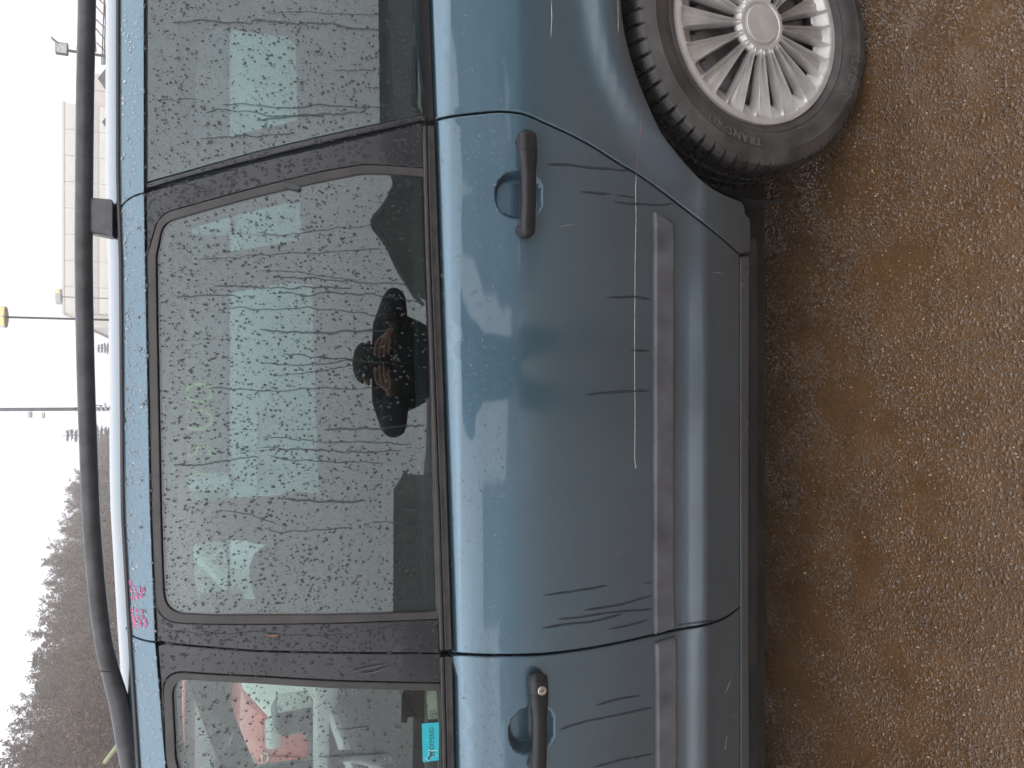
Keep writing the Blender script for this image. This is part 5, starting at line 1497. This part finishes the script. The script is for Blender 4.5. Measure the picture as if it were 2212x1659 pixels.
# pointed canopies in front of the warehouse
for (x, y, lab) in ((211, 180, 'dark pointed canopy in front of the warehouse, right one'), (220, 274, 'dark pointed canopy in front of the warehouse, left one')):
    p = at(x, y, 44.0); k = empty('pointed_canopy', (p.x, 44, 0)); tag(k, lab, 'canopy')
    V = [(-1.5, -1.5, p.z - 1.3), (1.5, -1.5, p.z - 1.3), (1.5, 1.5, p.z - 1.3), (-1.5, 1.5, p.z - 1.3), (0.25, 0, p.z)]
    mesh_obj('roof', V, [(0, 1, 4), (1, 2, 4), (2, 3, 4), (3, 0, 4), (3, 2, 1, 0)], M['slate'], k)
    for sx in (-1.3, 1.3):
        for sy in (-1.3, 1.3): tube_obj('post', [(sx, sy, 0), (sx, sy, p.z - 1.25)], 0.06, M['pole_dark'], k, 6)

# street lamps and masts
def post(name, lab, x, y, Y, rad, mat, cat='lamp post', lean=(0, 0)):
    p = at(x, y, Y); r = empty(name, (p.x, Y, 0)); tag(r, lab, cat)
    tube_obj('pole', [(0, 0, 0), (lean[0] * 0.5, 0, p.z * 0.5), (lean[0], 0, p.z)], [rad * 1.25, rad * 1.1, rad], mat, r, 10)
    return r, p.z
r, h = post('street_lamp', 'thin lamp post with a lit amber disc head above the roof rail', 12, 685, 30.0, 0.035, M['pole_dark'])
tube_obj('lamp_head', [(0, 0, h - 0.02), (0, 0, h + 0.14), (0, 0, h + 0.20)], [0.36, 0.36, 0.30], M['lamp_white'], r, 24)
for s_ in (-1, 1): tube_obj('bulb', [(s_ * 0.16 - 0.13, -0.30, h + 0.05), (s_ * 0.16 + 0.13, -0.30, h + 0.05)], 0.075, M['lit'], r, 10)
r, h = post('street_lamp', 'small distant lamp with a round white head above the warehouse roof', 131, 641, 56.0, 0.03, M['pole_dark'])
tube_obj('lamp_head', [(0, 0, h - 0.05), (0, 0, h + 0.22), (0, 0, h + 0.30)], [0.50, 0.50, 0.40], M['lamp_white'], r, 24)
tube_obj('bulb', [(0.2, -0.46, h + 0.08), (0.42, -0.44, h + 0.08)], 0.07, M['lit'], r, 8)
r, h = post('utility_pole', 'thick grey utility pole with two small cameras left of the warehouse', -60, 889, 24.0, 0.045, M['pole'], 'pole', lean=(0.05, 0))
for (x, col) in ((66, M['lamp_white']), (93, M['cream'])):
    p = at(x, 893, 24.0); box_obj('camera_box', (-0.13 if col is M['cream'] else -0.10, -0.06, p.z), (0.16, 0.10, 0.10), col, r, bevel=0.02)
zz = at(222, 885, 24.0).z
for k in range(3): tube_obj('insulator', [(-0.02, -0.05, zz + 0.1 * k - 0.1), (0.20 - 0.05 * k, -0.12, zz + 0.12 * k - 0.05)], 0.03, M['lamp_white'], r, 6)
tube_obj('cable', [(0.03, -0.05, at(160, 887, 24.0).z), (0.16, -0.05, at(180, 880, 24).z), (0.12, -0.05, zz)], 0.012, M['pole_dark'], r, 5)
r, h = post('floodlight_mast', 'mast with a square floodlight head at the right end of the roof rail', 148, 113, 32.0, 0.05, M['pole_dark'], 'floodlight', lean=(0.06, 0))
box_obj('lamp_head', (0.07, -0.05, h + 0.20), (0.42, 0.16, 0.40), M['pole_dark'], r, bevel=0.02)
box_obj('lens', (0.07, -0.14, h + 0.20), (0.34, 0.03, 0.32), M['lamp_white'], r)
box_obj('shade', (0.30, -0.10, h + 0.40), (0.30, 0.24, 0.03), M['pole_dark'], r, rot=Matrix.Rotation(-0.9, 3, 'Y'))
box_obj('camera_box', (0.16, -0.05, h - 0.30), (0.16, 0.1, 0.10), M['lamp_white'], r, bevel=0.02)
# overhead cables running off to the right
for k, (xa, xb) in enumerate(((220, 216), (224, 222), (227, 228))):
    a = at(xa, 140, 33.0); b = at(xb - 6, -700, 33.0); mid = (a + b) / 2; mid.z -= 0.25
    tag(tube_obj('overhead_cable', catmull([tuple(a), tuple(mid), tuple(b)], 8), 0.022, M['pole_dark'], None, 5), ('upper overhead cable', 'middle overhead cable', 'lowest overhead cable')[k] + ' right of the floodlight mast', 'cable', 'overhead cables')
lat = empty('lattice_boom', (at(222, 0, 36.0).x, 36, 0)); tag(lat, 'pale red lattice boom behind the overhead cables at the roof edge', 'crane')
zb = at(226, 40, 36.0).z
parts = []
for k in range(26):
    x0, x1 = -2.2 + 0.5 * k, -2.2 + 0.5 * (k + 1)
    tube_obj('strut', [(x0, 0, zb - 0.1 + 0.02 * k), (x1, 0, zb + 0.32 + 0.03 * k) if k % 2 else (x1, 0.3, zb + 0.32 + 0.03 * k)], 0.025, M['brick_far'], lat, 5)
for z in (-0.1, 0.32): tube_obj('chord', [(-2.2, 0, zb + z), (11, 0, zb + z + 0.7)], 0.03, M['brick_far'], lat, 6)
tube_obj('mast', [(11, 0, 0), (11, 0, zb + 1.5)], 0.2, M['brick_far'], lat, 8)

# ------------------------------------------------------------------ wooded hillside over the front of the roof
AZ = [-0.60, -0.44, -0.405, -0.353, -0.316, -0.258, -0.204, -0.146, -0.109, -0.048, 0.0, 0.1]
ELV = [12.3, 11.7, 11.6, 10.3, 10.3, 9.6, 9.2, 8.5, 8.0, 6.5, 5.5, 4.5]
YR = [40, 46, 48, 53, 57, 65, 74, 86, 94, 108, 118, 120]
def ridge(a): return float(np.interp(a, AZ, YR)), math.tan(math.radians(float(np.interp(a, AZ, ELV))))
V = []; F = []; na, nd = 44, 14
for i in range(na):
    a = -1.1 + 1.2 * i / (na - 1)
    yr, tn = ridge(a); H_ = tn * yr + EYE
    for j in range(nd):
        t = j / (nd - 1); Yy = yr * (0.45 + 0.9 * t)
        V.append((a * Yy + random.uniform(-.3, .3), Yy, H_ * 0.60 * float(smooth01(np.array(t / 0.62))) - 0.05 + (random.uniform(-.25, .25) if j else 0)))
for i in range(na - 1):
    for j in range(nd - 1): F.append((i * nd + j, (i + 1) * nd + j, (i + 1) * nd + j + 1, i * nd + j + 1))
tag(mesh_obj('hillside', V, F, M['hill'], smooth=True), 'brown leafless hillside rising to the left over the roof', None, None, 'structure')
def hill_z(X, Y):
    a = X / Y; yr, tn = ridge(a); H_ = tn * yr + EYE; t = (Y / yr - 0.45) / 0.9
    return H_ * 0.60 * float(smooth01(np.array(t / 0.62))) - 0.05

M['pale_green'] = plain('pale_green_paint', (0.40, 0.43, 0.22), 0.6)
M['bark'] = plain('grey_brown_bark', (0.085, 0.066, 0.055), 0.9, 0, 0.3, 6)
M['twig'] = plain('brown_twigs', (0.11, 0.078, 0.060), 0.9, 0, 0.3, 2)
M['leaf'] = plain('dry_leaves', (0.16, 0.105, 0.062), 0.9, 0, 0.35, 2)
M['needle'] = plain('spruce_needles', (0.040, 0.055, 0.042), 0.9, 0, 0.3, 3)
def vary_mat(m, cols):
    t = m.node_tree; b = t.nodes['Principled BSDF']
    oi = N(t, 'ShaderNodeObjectInfo')
    c = ramp(t, oi.outputs['Random'], [(i / (len(cols) - 1), c) for i, c in enumerate(cols)])
    old = b.inputs['Base Color'].links[0].from_socket
    t.links.new(mixc(t, 0.65, old, c), b.inputs['Base Color'])
vary_mat(M['twig'], [(0.130, 0.098, 0.078), (0.195, 0.137, 0.098), (0.143, 0.111, 0.101), (0.221, 0.163, 0.091), (0.117, 0.078, 0.065)])
vary_mat(M['leaf'], [(0.182, 0.130, 0.091), (0.286, 0.195, 0.104), (0.169, 0.117, 0.091), (0.260, 0.208, 0.104), (0.221, 0.130, 0.078)])
def branch_mesh(segs, n):
    parts = []
    V = []; F = []
    for p0, p1, r0, r1 in segs:
        d = (p1 - p0).normalized(); a = Vector((0, 0, 1)) if abs(d.z) < 0.9 else Vector((1, 0, 0)); u = d.cross(a).normalized(); v = d.cross(u)
        b = len(V)
        for p, r in ((p0, r0), (p1, r1)):
            for k in range(n):
                an = 6.283 * k / n; V.append(p + u * math.cos(an) * r + v * math.sin(an) * r)
        for k in range(n): F.append((b + k, b + (k + 1) % n, b + n + (k + 1) % n, b + n + k))
    return V, F
def bare_tree_meshes(seed, h):
    rd = random.Random(seed)
    trunk = []; tw = []; leaf_v = []; leaf_f = []
    top = Vector((rd.uniform(-.05, .05) * h, rd.uniform(-.05, .05) * h, h))
    pts = [Vector((0, 0, 0))]
    for i in range(1, 6):
        t = i / 5; pts.append(Vector((top.x * t + rd.uniform(-.02, .02) * h, top.y * t + rd.uniform(-.02, .02) * h, h * t * 0.92)))
    R = 0.016 * h
    for i in range(5): trunk.append((pts[i], pts[i + 1], R * (1 - 0.17 * i), R * (1 - 0.17 * (i + 1))))
    def leafat(p, s):
        b = len(leaf_v); n = Vector((rd.uniform(-1, 1), rd.uniform(-1, 1), rd.uniform(-1, 1))).normalized(); a = n.orthogonal().normalized(); c = n.cross(a)
        leaf_v.extend([p + a * s, p + c * s * 0.7, p - a * s, p - c * s * 0.7]); leaf_f.append((b, b + 1, b + 2, b + 3))
    nl = 16
    for i in range(nl):
        t = 0.28 + 0.70 * i / nl; k = min(4, int(t * 5)); base = pts[k].lerp(pts[k + 1], t * 5 - k)
        az = i * 2.4 + rd.uniform(-.4, .4); ln = h * (0.40 - 0.26 * t) * rd.uniform(.8, 1.2); up = 0.45 + 0.7 * t
        d = Vector((math.cos(az), math.sin(az), up)).normalized()
        p = base; r = 0.006 * h * (1.1 - t)
        for s_ in range(3):
            q = p + d * ln / 3; trunk.append((p, q, r, r * 0.72)); r *= 0.72
            for b_ in range(3):
                dd = (d + Vector((rd.uniform(-1, 1), rd.uniform(-1, 1), rd.uniform(-.3, 1)))).normalized(); l2 = ln * rd.uniform(.25, .45)
                pp = p.lerp(q, rd.random()); 
                e = pp + dd * l2; tw.append((pp, e, 0.0022 * h, 0.0012 * h))
                for c_ in range(6):
                    d3 = (dd + Vector((rd.uniform(-1, 1), rd.uniform(-1, 1), rd.uniform(-.5, 1))) * 0.9).normalized(); l3 = l2 * rd.uniform(.3, .6); p3 = pp.lerp(e, rd.random())
                    e3 = p3 + d3 * l3; tw.append((p3, e3, 0.0013 * h, 0.0006 * h))
                    for q_ in range(3):
                        d4 = (d3 + Vector((rd.uniform(-1, 1), rd.uniform(-1, 1), rd.uniform(-1, 1)))).normalized(); p4 = p3.lerp(e3, rd.random()); e4 = p4 + d4 * l3 * .45
                        tw.append((p4, e4, 0.0010 * h, 0.0005 * h))
                        if rd.random() < 0.55: leafat(e4, rd.uniform(.007, .013) * h)
            p = q; d = (d + Vector((rd.uniform(-.3, .3), rd.uniform(-.3, .3), rd.uniform(0, .3)))).normalized()
    tv, tf = branch_mesh(trunk, 5); wv_, wf = branch_mesh(tw, 3)
    b = len(wv_); fm = [0] * len(wf) + [1] * len(leaf_f)
    wv_ = wv_ + leaf_v; wf = wf + [tuple(i + b for i in f) for f in leaf_f]
    m1 = bpy.data.meshes.new('trunk'); m1.from_pydata([tuple(v) for v in tv], [], tf); m1.materials.append(M['bark'])
    m2 = bpy.data.meshes.new('crown'); m2.from_pydata([tuple(v) for v in wv_], [], wf); m2.materials.append(M['twig']); m2.materials.append(M['leaf'])
    m2.polygons.foreach_set('material_index', fm); m2.update()
    return m1, m2
TREES = [bare_tree_meshes(100 + i, 8.0) for i in range(4)]
def bare_tree(X, Y, z, h, k, label, group=None):
    r = empty('bare_tree', (X, Y, z)); r.rotation_euler = (0, 0, random.uniform(0, 6.28)); s_ = h / 8.0; r.scale = (s_ * random.uniform(.95, 1.35), s_ * random.uniform(.95, 1.35), s_)
    for nm, me in zip(('trunk', 'crown'), TREES[k]): put(bpy.data.objects.new(nm, me), r)
    return tag(r, label, 'tree', group)
rt = random.Random(5)
# ridge line first (sets the outline), then rows down the slope
for i, a in enumerate(np.linspace(-0.50, -0.06, 46)):
    yr, tn = ridge(a); yr2 = yr * rt.uniform(.93, 1.04); H_ = tn * yr2 + EYE; z = hill_z(a * yr2, yr2)
    bare_tree(a * yr2, yr2, z - 0.2, max(2.0, (H_ - z) * rt.uniform(.72, 1.05)), i % 4, 'bare brown tree on the crest of the hillside', 'bare trees along the hill crest')
for row, f in enumerate((0.86, 0.78, 0.70, 0.62)):
    for i, a in enumerate(np.linspace(-0.52 + 0.006 * row, -0.06, 30)):
        yr, tn = ridge(a); yy = yr * (f + rt.uniform(-.035, .035)); aa = a + rt.uniform(-.01, .01); z = hill_z(aa * yy, yy)
        bare_tree(aa * yy, yy, z - 0.2, (tn * yr + EYE) * rt.uniform(.34, .46), (i + row) % 4, 'bare brown tree on the slope below the hill crest', 'bare trees on the hill slope')
# spruces
def spruce(x, y, Y, h, wd, seed, label):
    p = at(x, y, Y); r = empty('spruce_tree', (p.x, Y, p.z - h)); tag(r, label, 'tree')
    rd = random.Random(seed)
    V, F = branch_mesh([(Vector((0, 0, 0)), Vector((0, 0, h)), 0.016 * h, 0.003 * h)], 6); mesh_obj('trunk', V, F, M['bark'], r)
    V = []; F = []
    nr = 26
    for i in range(nr):
        t = 0.06 + 0.93 * i / nr; rad = wd * (1 - t) ** 0.85 + 0.02 * h; z = h * t
        for k in range(11):
            az = rd.uniform(0, 6.28); ln = rad * rd.uniform(.55, 1.15)
            d = Vector((math.cos(az), math.sin(az), -0.12 + 0.35 * t)); sd = Vector((-math.sin(az), math.cos(az), 0))
            for c_ in range(7):
                f = (c_ + 0.6) / 7; q = Vector((0, 0, z)) + d * ln * f; s_ = h * 0.020 * rd.uniform(.6, 1.3) * (1.2 - 0.5 * f)
                for s2 in (-1, 1):
                    b = len(V); e = q + (sd * s2 * 1.6 + d * 0.9 + Vector((0, 0, rd.uniform(-.7, .2)))) * s_ * 1.3
                    V.extend([q + Vector((0, 0, s_ * .25)), e, q - Vector((0, 0, s_ * .35)) + d * s_ * .5]); F.append((b, b + 1, b + 2))
    mesh_obj('crown', V, F, M['needle'], r)
spruce(135, 941, 92, 11, 2.0, 1, 'lone grey spruce standing out above the rail, nearest the utility pole')
spruce(205, 752, 100, 9, 2.2, 2, 'dark spruce tip between warehouse and utility pole, just over the roof')
spruce(58, 1430, 56, 10, 1.5, 3, 'tall pointed dark spruce on the hill crest')
spruce(66, 1488, 58, 8, 1.5, 4, 'shorter spruce left of the tall pointed spruce on the hill crest')
spruce(128, 1322, 60, 7, 1.0, 5, 'small dark spruce below the hill crest, over the front rail')
# two pale green poles low in the brush and a green bin
for (xa, ya, xb, yb, lab) in ((252, 1452, 238, 1470, 'pale green slanted pole in the brush close to the roof'), (262, 1600, 226, 1648, 'pale green slanted pole in the brush at the left end of the rail')):
    a = at(xa, ya, 26.0); b = at(xb, yb, 26.0)
    d = (a - b); a2 = b + d * (b.z / max(0.2, -d.z)) if d.z < 0 else a
    tag(tube_obj('slanted_pole', [tuple(b), tuple((a2 + b) / 2), (a2.x, 26.0, 0.0)], 0.07, M['pale_green'], None, 8), lab, 'pole')
# ------------------------------------------------------------------ the photographer, mirrored in the rear door glass
M['skin'] = plain('skin', (0.42, 0.22, 0.16), 0.5, 0, 0.12, 30)
M['jacket'] = plain('black_jacket', (0.012, 0.013, 0.018), 0.75, 0, 0.3, 25, bmp=0.4, bscale=30, bdist=0.01)
M['jumper'] = plain('olive_jumper', (0.030, 0.032, 0.022), 0.9, 0, 0.3, 25)
M['trousers'] = plain('dark_trousers', (0.018, 0.019, 0.025), 0.85, 0, 0.3, 25)
M['hair'] = plain('short_grey_hair', (0.075, 0.07, 0.065), 0.7, 0, 0.4, 90, bmp=0.5, bscale=300)
M['phone'] = plain('black_phone', (0.008, 0.008, 0.009), 0.25, 0, 0.2, 30)
PX = 0.07
man = empty('person', (PX, -0.45, 0)); tag(man, 'person in a black jacket holding a phone up, mirrored in the rear door window', 'person')
def skin_mesh(name, chains, mat, parent, root_first=True, sub=2):
    """chains: lists of (point, radius); points that coincide are welded"""
    V = []; R = []; E = []; idx = {}
    for ch in chains:
        last = None
        for p, r in ch:
            key = tuple(round(c, 4) for c in p)
            if key not in idx:
                idx[key] = len(V); V.append(p); R.append(r)
            i = idx[key]
            if last is not None and last != i: E.append((last, i))
            last = i
    me = bpy.data.meshes.new(name); me.from_pydata([(x - PX, y + 0.45, z) for x, y, z in V], E, [])
    o = put(bpy.data.objects.new(name, me), parent)
    sk = o.modifiers.new('skin', 'SKIN'); sk.use_smooth_shade = True
    for i, v in enumerate(me.skin_vertices[0].data):
        r = R[i]; v.radius = (r, r) if not isinstance(r, tuple) else r
        v.use_root = (i == 0)
    ss = o.modifiers.new('smooth', 'SUBSURF'); ss.levels = sub; ss.render_levels = sub
    me.materials.append(mat)
    return o
pel = (PX, -0.56, 0.86); sp1 = (PX, -0.55, 1.02); sp2 = (PX, -0.50, 1.17); ch_ = (PX, -0.44, 1.30); nk = (PX, -0.37, 1.375)
hd = [(nk, 0.055), ((PX, -0.335, 1.395), 0.058), ((PX, -0.300, 1.41), 0.074), ((PX, -0.295, 1.455), 0.083), ((PX, -0.30, 1.50), 0.072), ((PX, -0.305, 1.525), 0.04)]
body = [[(pel, 0.13), (sp1, 0.12), (sp2, 0.125), (ch_, 0.12)] + [(ch_, 0.12), (nk, 0.055)], hd]
body.append([((PX, -0.300, 1.41), 0.074), ((PX, -0.215, 1.425), 0.016)])          # nose
cloth = [[(pel, 0.155), (sp1, 0.15), (sp2, 0.165), (ch_, 0.160), (nk, 0.090)]]
tro = [[(pel, 0.155), ((PX, -0.56, 0.82), 0.13)]]
for s_ in (-1, 1):
    sh = (PX + s_ * 0.17, -0.42, 1.345); el = (PX + s_ * 0.268, -0.225, 1.300); wr_ = (PX + s_ * 0.105, -0.085, 1.300); pa = (PX + s_ * 0.080, -0.035, 1.325)
    body.append([(ch_, 0.12), (sh, 0.058), (el, 0.042), (wr_, 0.026), (pa, (0.036, 0.018))])
    cloth.append([(ch_, 0.160), (sh, 0.105), ((PX + s_ * 0.225, -0.33, 1.318), 0.086), (el, 0.066), ((PX + s_ * 0.18, -0.155, 1.290), 0.062), (wr_, 0.048)])
    # fingers wrap the back of the phone (towards the car), thumb on the screen side
    kn = (PX + s_ * 0.078, -0.020, 1.345)
    for f in range(4):
        z0 = 1.352 - 0.019 * f; ln = (0.030, 0.036, 0.034, 0.026)[f]
        b0 = (PX + s_ * 0.078, -0.012, z0 - 0.003); b1 = (PX + s_ * 0.060, 0.012, z0); b2 = (PX + s_ * (0.060 - ln * 0.7), 0.013, z0 + 0.004); b3 = (PX + s_ * (0.060 - ln * 1.35), 0.008, z0 + 0.006)
        body.append([(pa, (0.036, 0.018)), (b0, 0.0100), (b1, 0.0095), (b2, 0.0088), (b3, 0.0072)])
    body.append([(pa, (0.036, 0.018)), ((PX + s_ * 0.070, -0.055, 1.352), 0.011), ((PX + s_ * 0.048, -0.050, 1.375), 0.0095), ((PX + s_ * 0.030, -0.045, 1.388), 0.008)])
    hp = (PX + s_ * 0.095, -0.56, 0.84); kn_ = (PX + s_ * 0.12, -0.46, 0.46); an = (PX + s_ * 0.13, -0.50, 0.085); toe = (PX + s_ * 0.15, -0.35, 0.045)
    body.append([(pel, 0.13), (hp, 0.085), (kn_, 0.055), (an, 0.035), (toe, 0.032)])
    tro.append([(pel, 0.155), (hp, 0.105), (kn_, 0.078), ((PX + s_ * 0.125, -0.475, 0.27), 0.072), ((PX + s_ * 0.13, -0.495, 0.11), 0.062)])
    # ears
    body.append([((PX, -0.295, 1.455), 0.083), ((PX + s_ * 0.082, -0.300, 1.440), 0.016), ((PX + s_ * 0.092, -0.306, 1.450), 0.013)])
skin_mesh('body', body, M['skin'], man)
skin_mesh('jacket', cloth, M['jacket'], man)
skin_mesh('trousers', tro, M['trousers'], man)
for s_ in (-1, 1):
    skin_mesh('shoe', [[((PX + s_ * 0.13, -0.52, 0.065), 0.058), ((PX + s_ * 0.14, -0.42, 0.055), 0.054), ((PX + s_ * 0.15, -0.31, 0.048), 0.044)]], M['phone'], man)
# hair: shell over the crown
bm = bmesh.new(); bmesh.ops.create_uvsphere(bm, u_segments=24, v_segments=16, radius=1.0)
bmesh.ops.delete(bm, geom=[v for v in bm.verts if v.co.z < 0.10 and v.co.y > -0.35 or v.co.z < -0.35], context='VERTS')
bmesh.ops.transform(bm, matrix=Matrix.Translation((0, -0.305 + 0.45, 1.459)) @ Matrix.Diagonal((0.090, 0.099, 0.090, 1)), verts=bm.verts)
bm_obj('hair', bm, M['hair'], man, smooth=True)
for s_ in (-1, 1):
    bm = bmesh.new(); bmesh.ops.create_uvsphere(bm, u_segments=12, v_segments=8, radius=0.011)
    bmesh.ops.transform(bm, matrix=Matrix.Translation((s_ * 0.031, -0.222 + 0.45, 1.45)), verts=bm.verts); bm_obj('eye', bm, M['lamp_white'], man, smooth=True)
# phone in an open wallet case; its lens is the camera's place
ph = empty('phone', (PX, -0.022, 1.36)); tag(ph, 'black phone in an open wallet case held up by the mirrored person', 'phone')
box_obj('case', (0.0, -0.004, 0), (0.132, 0.010, 0.150), M['phone'], ph, bevel=0.004)
box_obj('case_flap', (0.036, 0.003, 0), (0.060, 0.004, 0.146), M['phone'], ph, bevel=0.0015)
tube_obj('lens_ring', [(-0.07, 0.001, 0.06), (-0.07, 0.004, 0.06)] if False else [(-0.052, 0.000, 0.060), (-0.052, 0.004, 0.060)], 0.008, M['chrome'], ph, 14)
# ------------------------------------------------------------------ damp air
def haze():
    m = bpy.data.materials.new('damp_air'); m.use_nodes = True; t = m.node_tree; t.nodes.clear()
    v = N(t, 'ShaderNodeVolumePrincipled'); v.inputs['Color'].default_value = (0.97, 0.965, 0.97, 1); v.inputs['Density'].default_value = 0.0054
    v.inputs['Anisotropy'].default_value = 0.2
    o = N(t, 'ShaderNodeOutputMaterial'); t.links.new(v.outputs[0], o.inputs['Volume'])
    x0, x1, y0, y1, z0, z1 = -190, 190, -165, 185, -1.0, 27.0
    V = [(x, y, z) for z in (z0, z1) for y in (y0, y1) for x in (x0, x1)]
    F = [(0, 2, 3, 1), (4, 5, 7, 6), (0, 1, 5, 4), (2, 6, 7, 3), (0, 4, 6, 2), (1, 3, 7, 5)]
    tag(mesh_obj('haze', V, F, m), 'thin wet haze over the whole place', None, None, 'stuff')
haze()
